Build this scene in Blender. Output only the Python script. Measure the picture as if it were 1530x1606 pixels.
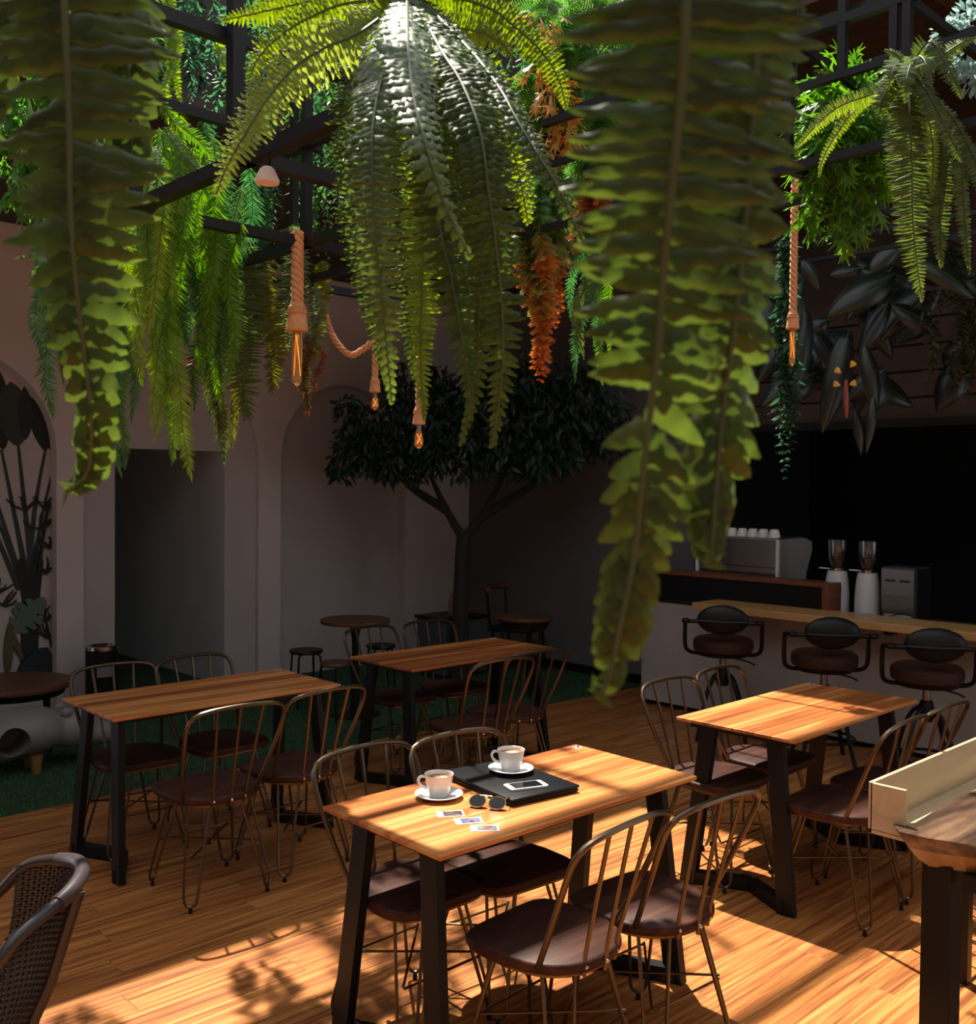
import bpy, bmesh, math, random
import numpy as np
from mathutils import Vector, Matrix
for o in list(bpy.data.objects): bpy.data.objects.remove(o)
sc = bpy.context.scene
COL = sc.collection
rnd = random.Random(7)
nr = np.random.default_rng(7)
PI = math.pi

# ------------------------------------------------------------------ camera
# world: X runs along the long sides of the tables, Y towards the arched wall, Z up; eye at 1.78 m
FPX, PITCH, YAW, ROLL, EYE = 1579.4, math.radians(1.4464), math.radians(46.573), math.radians(0.552), 1.78
cF = np.array([math.cos(YAW)*math.cos(PITCH), math.sin(YAW)*math.cos(PITCH), -math.sin(PITCH)])
cR0 = np.array([math.sin(YAW), -math.cos(YAW), 0.0]); cU0 = np.cross(cR0, cF)
cR = math.cos(ROLL)*cR0 + math.sin(ROLL)*cU0; cU = -math.sin(ROLL)*cR0 + math.cos(ROLL)*cU0
cC = np.array([0, 0, EYE])
def at(x, y, d): return cC + d*(cF + cR*(x-765)/FPX - cU*(y-803)/FPX)          # point seen at (x, y), d metres deep
def atz(x, y, z):
    r = cF + cR*(x-765)/FPX - cU*(y-803)/FPX
    return cC + r*((z-EYE)/r[2])
def aty(x, y, Y):
    r = cF + cR*(x-765)/FPX - cU*(y-803)/FPX
    return cC + r*(Y/r[1])
def atx(x, y, X):
    r = cF + cR*(x-765)/FPX - cU*(y-803)/FPX
    return cC + r*(X/r[0])
def topx(P):
    d = np.asarray(P)-cC; z = d@cF
    return 765+FPX*(d@cR)/z, 803-FPX*(d@cU)/z, z
cam = bpy.data.objects.new('camera', bpy.data.cameras.new('camera')); COL.objects.link(cam)
cam.data.sensor_fit = 'HORIZONTAL'; cam.data.sensor_width = 36; cam.data.lens = FPX/1530*36
cam.matrix_world = Matrix(((cR[0], cU[0], -cF[0], cC[0]), (cR[1], cU[1], -cF[1], cC[1]), (cR[2], cU[2], -cF[2], cC[2]), (0, 0, 0, 1)))
cam.data.clip_start = 0.05
cam.data.dof.use_dof = True; cam.data.dof.focus_distance = 3.0; cam.data.dof.aperture_fstop = 9.0
sc.camera = cam

# ------------------------------------------------------------------ sky, sun, exposure
SUN = Vector((0.16, 0.40, 1.0)).normalized()            # direction towards the sun, read from the table shadows
w = bpy.data.worlds.new('sky'); sc.world = w; w.use_nodes = True
bg = w.node_tree.nodes['Background']; bg.inputs[0].default_value = (0.90, 0.94, 1.0, 1); bg.inputs[1].default_value = 1.5
sun = bpy.data.objects.new('sun', bpy.data.lights.new('sun', 'SUN')); COL.objects.link(sun)
sun.data.energy = 12.5; sun.data.angle = math.radians(0.8); sun.data.color = (1.0, 0.90, 0.76)
sun.rotation_euler = SUN.to_track_quat('Z', 'Y').to_euler(); sun.location = (3, 3, 9)
sc.view_settings.view_transform = 'Standard'; sc.view_settings.look = 'None'
sc.view_settings.exposure = 0.0; sc.view_settings.gamma = 1.0; sc.view_settings.use_curve_mapping = False

# ------------------------------------------------------------------ materials
def newmat(name):
    m = bpy.data.materials.new(name); m.use_nodes = True
    return m, m.node_tree.nodes, m.node_tree.links, m.node_tree.nodes['Principled BSDF']
def plain(name, col, rough=0.5, metal=0.0, spec=0.5, bump=0.0, bscale=60, var=0.0, vscale=4, trans=0.0, emit=None, es=0):
    m, N, L, p = newmat(name)
    p.inputs['Base Color'].default_value = (*col, 1); p.inputs['Roughness'].default_value = rough
    p.inputs['Metallic'].default_value = metal; p.inputs['Specular IOR Level'].default_value = spec
    p.inputs['Transmission Weight'].default_value = trans
    if emit: p.inputs['Emission Color'].default_value = (*emit, 1); p.inputs['Emission Strength'].default_value = es
    if var or bump:
        tc = N.new('ShaderNodeTexCoord')
    if var:
        nz = N.new('ShaderNodeTexNoise'); nz.inputs['Scale'].default_value = vscale; nz.inputs['Detail'].default_value = 6
        L.new(tc.outputs['Object'], nz.inputs['Vector'])
        mx = N.new('ShaderNodeMix'); mx.data_type = 'RGBA'
        mx.inputs[6].default_value = (*[c*(1-var) for c in col], 1); mx.inputs[7].default_value = (*[min(1, c*(1+var)) for c in col], 1)
        L.new(nz.outputs['Fac'], mx.inputs[0]); L.new(mx.outputs[2], p.inputs['Base Color'])
    if bump:
        nb = N.new('ShaderNodeTexNoise'); nb.inputs['Scale'].default_value = bscale; nb.inputs['Detail'].default_value = 4
        L.new(tc.outputs['Object'], nb.inputs['Vector'])
        b = N.new('ShaderNodeBump'); b.inputs['Strength'].default_value = bump; b.inputs['Distance'].default_value = 0.02
        L.new(nb.outputs['Fac'], b.inputs['Height']); L.new(b.outputs[0], p.inputs['Normal'])
    return m
def wood(name, stops, rough=0.45, sx=1.3, sy=22, coord='world', shift=1.0, bump=0.08, warp=0.6, spec=0.4):
    """grain along X; each object gets its own offset and shade"""
    m, N, L, p = newmat(name)
    if coord == 'world':
        g = N.new('ShaderNodeNewGeometry'); src = g.outputs['Position']
    else:
        g = N.new('ShaderNodeTexCoord'); src = g.outputs['Object']
    oi = N.new('ShaderNodeObjectInfo')
    off = N.new('ShaderNodeVectorMath'); off.operation = 'SCALE'; off.inputs[0].default_value = (37, 53, 11)
    L.new(oi.outputs['Random'], off.inputs['Scale'])
    add = N.new('ShaderNodeVectorMath'); add.operation = 'ADD'; L.new(src, add.inputs[0]); L.new(off.outputs[0], add.inputs[1])
    mp = N.new('ShaderNodeMapping'); mp.inputs['Scale'].default_value = (sx, sy, sy); L.new(add.outputs[0], mp.inputs[0])
    n1 = N.new('ShaderNodeTexNoise'); n1.inputs['Scale'].default_value = 1.0; n1.inputs['Detail'].default_value = 5; n1.inputs['Distortion'].default_value = warp
    L.new(mp.outputs[0], n1.inputs['Vector'])
    mp2 = N.new('ShaderNodeMapping'); mp2.inputs['Scale'].default_value = (sx*3, sy*6, sy*6); L.new(add.outputs[0], mp2.inputs[0])
    n2 = N.new('ShaderNodeTexNoise'); n2.inputs['Scale'].default_value = 1.0; n2.inputs['Detail'].default_value = 3
    L.new(mp2.outputs[0], n2.inputs['Vector'])
    a = N.new('ShaderNodeMath'); a.operation = 'MULTIPLY_ADD'; a.inputs[1].default_value = 0.35
    L.new(n2.outputs['Fac'], a.inputs[0]); L.new(n1.outputs['Fac'], a.inputs[2])
    s = N.new('ShaderNodeMath'); s.operation = 'MULTIPLY_ADD'; s.inputs[1].default_value = 0.22*shift
    L.new(oi.outputs['Random'], s.inputs[0]); L.new(a.outputs[0], s.inputs[2])
    r = N.new('ShaderNodeValToRGB'); L.new(s.outputs[0], r.inputs[0])
    e = r.color_ramp.elements
    while len(e) < len(stops): e.new(0.5)
    for el, (pos, c) in zip(e, stops): el.position = pos; el.color = (*c, 1)
    L.new(r.outputs[0], p.inputs['Base Color'])
    p.inputs['Roughness'].default_value = rough; p.inputs['Specular IOR Level'].default_value = spec
    b = N.new('ShaderNodeBump'); b.inputs['Strength'].default_value = bump; b.inputs['Distance'].default_value = 0.01
    L.new(a.outputs[0], b.inputs['Height']); L.new(b.outputs[0], p.inputs['Normal'])
    return m
def leafmat(name, col=None, tcol=None, rough=0.42, trans=0.42, spec=0.5, var=0.35, vs=9):
    """reflecting and light-transmitting leaf; col None takes the mesh's own leaf colours"""
    m, N, L, p = newmat(name)
    out = N['Material Output']
    tr = N.new('ShaderNodeBsdfTranslucent'); mix = N.new('ShaderNodeMixShader'); mix.inputs[0].default_value = trans
    p.inputs['Roughness'].default_value = rough; p.inputs['Specular IOR Level'].default_value = spec
    if col is None:
        at_ = N.new('ShaderNodeAttribute'); at_.attribute_name = 'tint'
        hs = N.new('ShaderNodeHueSaturation'); hs.inputs['Hue'].default_value = 0.487; hs.inputs['Saturation'].default_value = 1.15; hs.inputs['Value'].default_value = 2.2
        L.new(at_.outputs['Color'], p.inputs['Base Color']); L.new(at_.outputs['Color'], hs.inputs['Color']); L.new(hs.outputs[0], tr.inputs['Color'])
    else:
        g = N.new('ShaderNodeNewGeometry'); nz = N.new('ShaderNodeTexNoise'); nz.inputs['Scale'].default_value = vs; nz.inputs['Detail'].default_value = 3
        L.new(g.outputs['Position'], nz.inputs['Vector'])
        for c, sock in ((col, p.inputs['Base Color']), (tcol, tr.inputs['Color'])):
            mx = N.new('ShaderNodeMix'); mx.data_type = 'RGBA'
            mx.inputs[6].default_value = (*[q*(1-var) for q in c], 1); mx.inputs[7].default_value = (*[min(1, q*(1+var)) for q in c], 1)
            L.new(nz.outputs['Fac'], mx.inputs[0]); L.new(mx.outputs[2], sock)
    L.new(p.outputs[0], mix.inputs[1]); L.new(tr.outputs[0], mix.inputs[2]); L.new(mix.outputs[0], out.inputs['Surface'])
    return m
M = {}
M['floor'] = wood('floor_planks', [(0.50, (0.15, 0.044, 0.011)), (0.66, (0.31, 0.105, 0.026)), (0.78, (0.43, 0.165, 0.042)), (0.92, (0.53, 0.235, 0.068))], rough=0.40, sx=1.6, sy=42, shift=0.22)
M['table'] = wood('acacia_boards', [(0.56, (0.11, 0.029, 0.009)), (0.76, (0.31, 0.088, 0.020)), (0.90, (0.46, 0.150, 0.038)), (1.0, (0.58, 0.245, 0.075))], rough=0.38, sx=0.8, sy=15, shift=1.6, warp=0.8)
M['seat'] = wood('seat_wood', [(0.4, (0.014, 0.006, 0.004)), (0.7, (0.042, 0.014, 0.009)), (1.0, (0.085, 0.028, 0.016))], rough=0.5, spec=0.2, sx=3, sy=22, shift=0.3)
M['darkwood'] = wood('dark_round_wood', [(0.3, (0.035, 0.014, 0.008)), (0.8, (0.12, 0.045, 0.022))], rough=0.45, sx=3, sy=20, shift=0.3)
M['walnut'] = wood('walnut_slab', [(0.50, (0.014, 0.008, 0.005)), (0.66, (0.05, 0.027, 0.017)), (0.80, (0.11, 0.063, 0.038)), (0.97, (0.24, 0.15, 0.085))], rough=0.34, sx=1.2, sy=7, shift=0.2, warp=1.5)
M['pale'] = wood('pale_pine', [(0.3, (0.40, 0.29, 0.16)), (1.0, (0.58, 0.45, 0.28))], rough=0.5, sx=2, sy=16, shift=0.3)
M['redwood'] = wood('red_brown_trim', [(0.3, (0.10, 0.028, 0.012)), (1.0, (0.22, 0.07, 0.03))], rough=0.45, sx=2, sy=16)
M['ledge'] = wood('bar_ledge', [(0.3, (0.38, 0.18, 0.055)), (1.0, (0.60, 0.34, 0.13))], rough=0.4, sx=12, sy=2)
M['ceilwood'] = wood('ceiling_boards', [(0.3, (0.018, 0.011, 0.008)), (1.0, (0.055, 0.032, 0.022))], rough=0.7, sx=8, sy=1.5)
M['bronze'] = plain('bronze_tube', (0.125, 0.092, 0.062), 0.32, 0.9)
M['black'] = plain('black_steel', (0.006, 0.006, 0.0065), 0.42, 0.0, 0.25)
M['frame'] = plain('dark_grey_frame', (0.007, 0.007, 0.009), 0.42, 0.0, 0.35)
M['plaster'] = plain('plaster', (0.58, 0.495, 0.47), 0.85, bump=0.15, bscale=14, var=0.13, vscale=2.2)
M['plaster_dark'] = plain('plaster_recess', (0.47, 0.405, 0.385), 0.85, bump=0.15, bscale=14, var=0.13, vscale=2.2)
M['plaster_back'] = plain('plaster_shade', (0.13, 0.12, 0.12), 0.9, var=0.1, vscale=2)  # darkened plaster copy; the dim corner's shade is put into the colour
M['concrete'] = plain('bar_concrete', (0.37, 0.33, 0.305), 0.8, bump=0.1, bscale=20, var=0.2, vscale=3)
M['darkroom'] = plain('kitchen_unlit_dark', (0.006, 0.007, 0.007), 0.8, spec=0.2)  # near-black base stands in for the unlit kitchen's gloom
M['turf'] = plain('turf_base', (0.020, 0.055, 0.026), 0.9, var=0.3, vscale=30)
M['leather'] = plain('brown_leather', (0.045, 0.017, 0.011), 0.5, spec=0.3, bump=0.2, bscale=90)
M['blackpad'] = plain('black_leather', (0.008, 0.007, 0.007), 0.42, spec=0.3, bump=0.1, bscale=90)
M['porcelain'] = plain('white_porcelain', (0.78, 0.77, 0.75), 0.18)
M['coffee'] = plain('coffee_crema', (0.33, 0.13, 0.045), 0.4, var=0.4, vscale=60)
M['white'] = plain('white_enamel', (0.68, 0.69, 0.72), 0.3)
M['mirror'] = plain('dark_mirror_steel', (0.22, 0.21, 0.20), 0.10, 1.0)
M['chrome'] = plain('polished_steel', (0.55, 0.55, 0.56), 0.16, 1.0)
M['steel'] = plain('brushed_steel', (0.30, 0.30, 0.30), 0.35, 1.0)
M['glass'] = plain('clear_glass', (0.95, 0.95, 0.95), 0.03, trans=1.0)
M['amber'] = plain('amber_glass', (1.0, 0.62, 0.22), 0.08, trans=0.85)
M['filament'] = plain('glowing_filament', (1, 0.4, 0.08), 0.5, emit=(1.0, 0.42, 0.08), es=1.0)
M['rope'] = plain('jute_rope', (0.58, 0.30, 0.14), 0.85, bump=0.5, bscale=160, var=0.25, vscale=50)
M['lapblack'] = plain('laptop_black', (0.006, 0.007, 0.009), 0.42, spec=0.16)
M['screen'] = plain('phone_screen', (0.01, 0.01, 0.012), 0.06)
M['lens'] = plain('sunglass_lens', (0.006, 0.006, 0.007), 0.25, spec=0.15)
M['gold'] = plain('gold_wire', (0.75, 0.52, 0.25), 0.25, 1.0)
M['paper'] = plain('photo_paper', (0.80, 0.80, 0.84), 0.4)
M['hippo'] = plain('grey_resin', (0.20, 0.185, 0.19), 0.5, bump=0.1, bscale=12, var=0.1, vscale=5)
M['hippoleg'] = plain('ochre_wood', (0.22, 0.11, 0.03), 0.6)
M['wicker'] = plain('brown_black_rattan', (0.024, 0.018, 0.017), 0.36)
M['bark'] = plain('bark', (0.022, 0.018, 0.014), 0.9, bump=0.6, bscale=25)
M['stem'] = plain('green_stem', (0.045, 0.065, 0.018), 0.5)
M['stemdark'] = plain('dark_stem', (0.035, 0.045, 0.015), 0.5)
M['foliage'] = leafmat('foliage', rough=0.48, spec=0.35)
M['foliage_warm'] = leafmat('foliage_warm')
for n_ in M['foliage_warm'].node_tree.nodes:
    if n_.type == 'HUE_SAT': n_.inputs['Hue'].default_value = 0.505; n_.inputs['Value'].default_value = 1.3; n_.inputs['Saturation'].default_value = 1.0
M['foliage_dull'] = leafmat('foliage_dull', trans=0.2, rough=0.5)
M['fern'] = leafmat('fern_green', (0.040, 0.085, 0.018), (0.27, 0.43, 0.045), rough=0.38, trans=0.32, spec=0.7)
M['fern_near'] = leafmat('fern_near_green', (0.022, 0.042, 0.008), (0.13, 0.21, 0.022), rough=0.38, trans=0.42, var=0.45, vs=14)
M['corridor'] = plain('corridor_paint', (0.60, 0.61, 0.63), 0.85, var=0.06, vscale=2)
M['sticker'] = plain('grey_sticker', (0.42, 0.42, 0.46), 0.4)
M['lamp'] = plain('lamp_shade_pinkwhite', (0.62, 0.47, 0.40), 0.6)
M['yellow'] = plain('yellow_petal', (0.62, 0.34, 0.03), 0.5)
M['redstem'] = plain('red_bract', (0.20, 0.04, 0.025), 0.5)

# ------------------------------------------------------------------ mesh helpers
class MB:
    def __init__(s): s.v = []; s.f = []
    def add(s, vs, fs):
        b = len(s.v); s.v += [tuple(map(float, q)) for q in vs]; s.f += [tuple(i+b for i in f) for f in fs]; return s
    def box(s, c, d, rot=None, bev=0.0):
        x, y, z = d[0]/2, d[1]/2, d[2]/2
        if bev <= 0:
            vs = [Vector((a*x, b*y, e*z)) for a in (-1, 1) for b in (-1, 1) for e in (-1, 1)]
            fs = [(0, 1, 3, 2), (4, 6, 7, 5), (0, 4, 5, 1), (2, 3, 7, 6), (0, 2, 6, 4), (1, 5, 7, 3)]
        else:
            bm = bmesh.new(); bmesh.ops.create_cube(bm, size=1)
            for q in bm.verts: q.co = Vector((q.co.x*2*x, q.co.y*2*y, q.co.z*2*z))
            bmesh.ops.bevel(bm, geom=bm.edges[:], offset=min(bev, x*.95, y*.95, z*.95), segments=2, affect='EDGES', profile=0.5)
            bm.verts.index_update(); vs = [q.co.copy() for q in bm.verts]; fs = [tuple(q.index for q in f.verts) for f in bm.faces]; bm.free()
        if rot is not None: vs = [rot @ q for q in vs]
        return s.add([q+Vector(c) for q in vs], fs)
    def bar(s, a, b, w, h=None, up=(0, 0, 1)):
        """square bar from a to b"""
        a, b = Vector(a), Vector(b); h = h or w; d = (b-a); n = d.normalized(); up = Vector(up)
        if abs(n.dot(up)) > 0.98: up = Vector((1, 0, 0))
        r = n.cross(up).normalized(); u = r.cross(n)
        R = Matrix((n, r, u)).transposed()
        return s.box((a+b)/2, (d.length, w, h), R)
    def tube(s, pts, r, seg=8, cap=True, closed=False):
        P = [Vector(p) for p in pts]; n = len(P)
        rs = r if hasattr(r, '__len__') else [r]*n
        T = []
        for i in range(n):
            a = P[(i-1) % n] if (closed or i > 0) else P[i]; b = P[(i+1) % n] if (closed or i < n-1) else P[i]
            T.append((b-a).normalized())
        u = Vector((0, 0, 1)) if abs(T[0].z) < 0.9 else Vector((1, 0, 0))
        u = (u - T[0]*u.dot(T[0])).normalized(); vs = []
        for i in range(n):
            u = (u - T[i]*u.dot(T[i])).normalized(); w_ = T[i].cross(u)
            for k in range(seg):
                a = 2*PI*k/seg; vs.append(P[i] + (u*math.cos(a)+w_*math.sin(a))*rs[i])
        fs = []
        for i in range(n if closed else n-1):
            j = (i+1) % n
            for k in range(seg):
                l = (k+1) % seg; fs.append((i*seg+k, i*seg+l, j*seg+l, j*seg+k))
        if cap and not closed: fs += [tuple(range(seg-1, -1, -1)), tuple((n-1)*seg+k for k in range(seg))]
        return s.add(vs, fs)
    def lathe(s, prof, seg=24, c=(0, 0, 0), sx=1.0, sy=1.0):
        vs = []; fs = []; n = len(prof)
        for r, z in prof:
            for k in range(seg):
                a = 2*PI*k/seg; vs.append((c[0]+r*math.cos(a)*sx, c[1]+r*math.sin(a)*sy, c[2]+z))
        for i in range(n-1):
            for k in range(seg):
                l = (k+1) % seg; fs.append((i*seg+k, i*seg+l, (i+1)*seg+l, (i+1)*seg+k))
        if prof[0][0] > 1e-4: fs.append(tuple(range(seg-1, -1, -1)))
        if prof[-1][0] > 1e-4: fs.append(tuple((n-1)*seg+k for k in range(seg)))
        return s.add(vs, fs)
    def prism(s, poly, z0, z1, bev=0.0, M4=None):
        """closed outline in xy, extruded in z, optionally with a rounded rim"""
        n = len(poly); P = [Vector((p[0], p[1])) for p in poly]; ctr = sum(P, Vector((0, 0)))/n
        lev = [(z0, 0), (z1, 0)] if bev <= 0 else [(z0, bev), (z0+bev*.4, bev*.25), (z0+bev, 0), (z1-bev, 0), (z1-bev*.4, bev*.25), (z1, bev)]
        vs = []; fs = []
        for z, ins in lev:
            for i in range(n):
                e1 = (P[i]-P[i-1]); e2 = (P[(i+1) % n]-P[i]); nn = Vector((e1.y, -e1.x)).normalized()+Vector((e2.y, -e2.x)).normalized()
                nn = nn.normalized() if nn.length > 1e-6 else Vector((0, 0))
                q = P[i]-nn*ins; vs.append(Vector((q.x, q.y, z)))
        k = len(lev)
        for a in range(k-1):
            for i in range(n):
                j = (i+1) % n; fs.append((a*n+i, a*n+j, (a+1)*n+j, (a+1)*n+i))
        fs.append(tuple(range(n-1, -1, -1))); fs.append(tuple((k-1)*n+i for i in range(n)))
        if M4 is not None: vs = [M4 @ q for q in vs]
        return s.add(vs, fs)
    def ball(s, c, r, seg=16, rings=10, rot=None):
        rx, ry, rz = r if hasattr(r, '__len__') else (r, r, r)
        vs = []; fs = []
        for i in range(rings+1):
            t = PI*i/rings
            for k in range(seg):
                a = 2*PI*k/seg; q = Vector((rx*math.sin(t)*math.cos(a), ry*math.sin(t)*math.sin(a), rz*math.cos(t)))
                if rot is not None: q = rot @ q
                vs.append(q+Vector(c))
        for i in range(rings):
            for k in range(seg):
                l = (k+1) % seg; fs.append((i*seg+k, (i+1)*seg+k, (i+1)*seg+l, i*seg+l))
        return s.add(vs, fs)
    def mesh(s, name, mat, smooth=False):
        me = bpy.data.meshes.new(name); me.from_pydata(s.v, [], s.f); me.materials.append(mat)
        bm = bmesh.new(); bm.from_mesh(me); bmesh.ops.remove_doubles(bm, verts=bm.verts, dist=1e-6); bmesh.ops.recalc_face_normals(bm, faces=bm.faces); bm.to_mesh(me); bm.free()
        if smooth:
            me.polygons.foreach_set('use_smooth', [True]*len(me.polygons))
            try: me.set_sharp_from_angle(angle=math.radians(40))
            except Exception: pass
        me.update(); return me
    def build(s, name, mat, parent=None, smooth=False, loc=None, rz=None):
        o = bpy.data.objects.new(name, s.mesh(name, M[mat] if isinstance(mat, str) else mat, smooth)); COL.objects.link(o)
        if parent is not None: o.parent = parent
        if loc is not None: o.location = loc
        if rz is not None: o.rotation_euler.z = rz
        return o
def tag(o, label=None, cat=None, group=None, kind=None):
    if label: o['label'] = label
    if cat: o['category'] = cat
    if group: o['group'] = group
    if kind: o['kind'] = kind
    return o
def thing(name, label, cat, loc=(0, 0, 0), rz=0, group=None):
    o = bpy.data.objects.new(name, None); COL.objects.link(o); o.empty_display_size = 0.1
    o.location = loc; o.rotation_euler.z = rz
    return tag(o, label, cat, group)
KIDS = {}
def copy_tree(o, parent=None):
    c = o.copy(); COL.objects.link(c); c.parent = parent
    for ch in list(o.children): copy_tree(ch, c)
    return c
def curve(pts, n):
    """Catmull-Rom through pts, n samples evenly by arc length"""
    P = np.array(pts, float); Q = np.vstack([2*P[0]-P[1], P, 2*P[-1]-P[-2]]); out = []
    for i in range(1, len(Q)-2):
        for t in np.linspace(0, 1, 16, endpoint=False):
            a, b, c, d = Q[i-1], Q[i], Q[i+1], Q[i+2]
            out.append(0.5*((2*b)+(-a+c)*t+(2*a-5*b+4*c-d)*t*t+(-a+3*b-3*c+d)*t**3))
    out.append(P[-1]); out = np.array(out)
    s = np.concatenate([[0], np.cumsum(np.linalg.norm(np.diff(out, axis=0), axis=1))])
    u = np.linspace(0, s[-1], n)
    return np.stack([np.interp(u, s, out[:, k]) for k in range(out.shape[1])], 1)

# ------------------------------------------------------------------ the room
WY, WX, GY = 8.0, 7.29, 5.617          # arched wall, wall beside the bar, edge of the turf
def struct(o): return tag(o, kind='structure')
fl = struct(MB().box((2.2, 1.3, -0.06), (10.4, 8.634, 0.1)).build('floor', 'floor'))
PWID, PLEN = 0.14, 1.22
pm = MB().box((0, 0, 0), (PLEN-0.0009, PWID-0.0007, 0.014), bev=0.0005).mesh('plank', M['floor'])
cnt = 0; row = 0
cand = []
y = GY-PWID/2
while y > -0.6:
    x = -1.0 + ((row*0.47) % 1.0)*PLEN
    while x < WX-0.1:
        vis = False
        for fx in (-.5, -.25, 0, .25, .5):
            px, py, d = topx((x+fx*PLEN, y, 0))
            if d > 0.5 and -60 < px < 1590 and py < 1690: vis = True
        if vis and x+PLEN/2 < WX-0.02 and not (x-PLEN/2 > 6.66 and y < 5.1): cand.append((topx((x, y, 0))[2], x, y, rnd.uniform(-.0006, .0006)))
        x += PLEN
    y -= PWID; row += 1
cand.sort()
for k, (d, x, y, dz) in enumerate(cand[:300]):
    o = bpy.data.objects.new('plank', pm); COL.objects.link(o); o.parent = fl; o.location = (x, y, -0.0073+dz)
if len(cand) > 300:
    far = MB()
    for d, x, y, dz in cand[300:]: far.box((x, y, -0.0073), (PLEN-0.002, PWID-0.0018, 0.014))
    tag(far.build('planks', 'floor', fl), kind='stuff')
turf = MB().box((3.145, (GY+12.0)/2, -0.045), (8.29, 12.0-GY, 0.08)).build('floor_turf', 'turf'); struct(turf)
# short turf blades
nb = 52000
bx = nr.uniform(0.8, WX-0.02, nb); by = GY + (WY-0.03-GY)*nr.uniform(0, 1, nb)**1.2
ba = nr.uniform(0, 2*PI, nb); bh = nr.uniform(0.012, 0.024, nb); lean = nr.normal(0, 0.006, (nb, 2))
V3 = np.zeros((nb, 3, 3)); ww = 0.004
V3[:, 0] = np.stack([bx-ww*np.cos(ba), by-ww*np.sin(ba), np.full(nb, -0.006)], 1); V3[:, 1] = np.stack([bx+ww*np.cos(ba), by+ww*np.sin(ba), np.full(nb, -0.006)], 1)
V3[:, 2] = np.stack([bx+lean[:, 0], by+lean[:, 1], bh-0.005], 1)
me = bpy.data.meshes.new('turf_blades')
me.vertices.add(nb*3); me.vertices.foreach_set('co', V3.ravel()); me.loops.add(nb*3); me.loops.foreach_set('vertex_index', np.arange(nb*3))
me.polygons.add(nb); me.polygons.foreach_set('loop_start', np.arange(nb)*3); me.polygons.foreach_set('loop_total', np.full(nb, 3)); me.update()
me.materials.append(plain('turf_blade', (0.034, 0.095, 0.028), 0.7, var=0.3, vscale=20))
o = bpy.data.objects.new('artificial_grass', me); COL.objects.link(o)
tag(o, 'short dark green artificial turf in front of the arched wall', 'grass', kind='stuff')

# arched wall: front skin with three arched recesses, the middle one pierced by a doorway
WTOP = 3.78
ARCH = [(2.20, 0.75, 2.02, 0.13), (3.945, 0.785, 2.0, 0.05), (5.69, 0.73, 2.01, 0.10)]     # centre, radius, springing height, depth
DOOR = (3.433, 4.421, 2.066)
def arch_top(u, a):
    c, r, s, dp = a
    return s + math.sqrt(max(0, r*r-(u-c)**2))
us = {0.0, WX+0.15}
for a in ARCH:
    for k in range(33): us.add(a[0]-a[1]*math.cos(PI*k/32))
us |= {DOOR[0], DOOR[1]}
us = sorted(us)
wall = MB(); rec = MB()
for u0, u1 in zip(us[:-1], us[1:]):
    if u1-u0 < 1e-5: continue
    um = (u0+u1)/2; A = next((a for a in ARCH if abs(um-a[0]) < a[1]), None)
    if A is None:
        wall.add([(u0, WY, -.01), (u1, WY, -.01), (u1, WY, WTOP), (u0, WY, WTOP)], [(0, 1, 2, 3)]); continue
    t0, t1 = arch_top(u0, A), arch_top(u1, A)
    wall.add([(u0, WY, t0), (u1, WY, t1), (u1, WY, WTOP), (u0, WY, WTOP)], [(0, 1, 2, 3)])
    yb = WY+A[3]
    wall.add([(u0, WY, t0), (u1, WY, t1), (u1, yb, t1), (u0, yb, t0)], [(0, 1, 2, 3)])
    zb = DOOR[2] if DOOR[0]-1e-6 < um < DOOR[1]+1e-6 else -.01
    rec.add([(u0, yb, zb), (u1, yb, zb), (u1, yb, t1), (u0, yb, t0)], [(0, 1, 2, 3)])
    if zb > 0: rec.add([(u0, yb, zb), (u1, yb, zb), (u1, yb+.3, zb), (u0, yb+.3, zb)], [(0, 1, 2, 3)])
for a in ARCH:
    for u in (a[0]-a[1], a[0]+a[1]):
        wall.add([(u, WY, -.01), (u, WY+a[3], -.01), (u, WY+a[3], a[2]), (u, WY, a[2])], [(0, 1, 2, 3)])
wl = struct(wall.build('wall_left', 'plaster'))
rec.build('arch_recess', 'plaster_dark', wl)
# corridor behind the doorway
yb = WY+ARCH[1][3]
cor = MB()
cor.add([(DOOR[1], yb, -.01), (DOOR[1], 11.6, -.01), (DOOR[1], 11.6, 2.4), (DOOR[1], yb, 2.4)], [(0, 1, 2, 3)])
cor.add([(DOOR[0], yb, -.01), (DOOR[0], 11.6, -.01), (DOOR[0], 11.6, 2.4), (DOOR[0], yb, 2.4)], [(0, 1, 2, 3)])
cor.add([(DOOR[0], 11.6, -.01), (DOOR[1], 11.6, -.01), (DOOR[1], 11.6, 2.4), (DOOR[0], 11.6, 2.4)], [(0, 1, 2, 3)])
cor.add([(DOOR[0], yb, 2.4), (DOOR[1], yb, 2.4), (DOOR[1], 11.6, 2.4), (DOOR[0], 11.6, 2.4)], [(0, 1, 2, 3)])
struct(cor.build('wall_corridor', 'corridor'))
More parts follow.
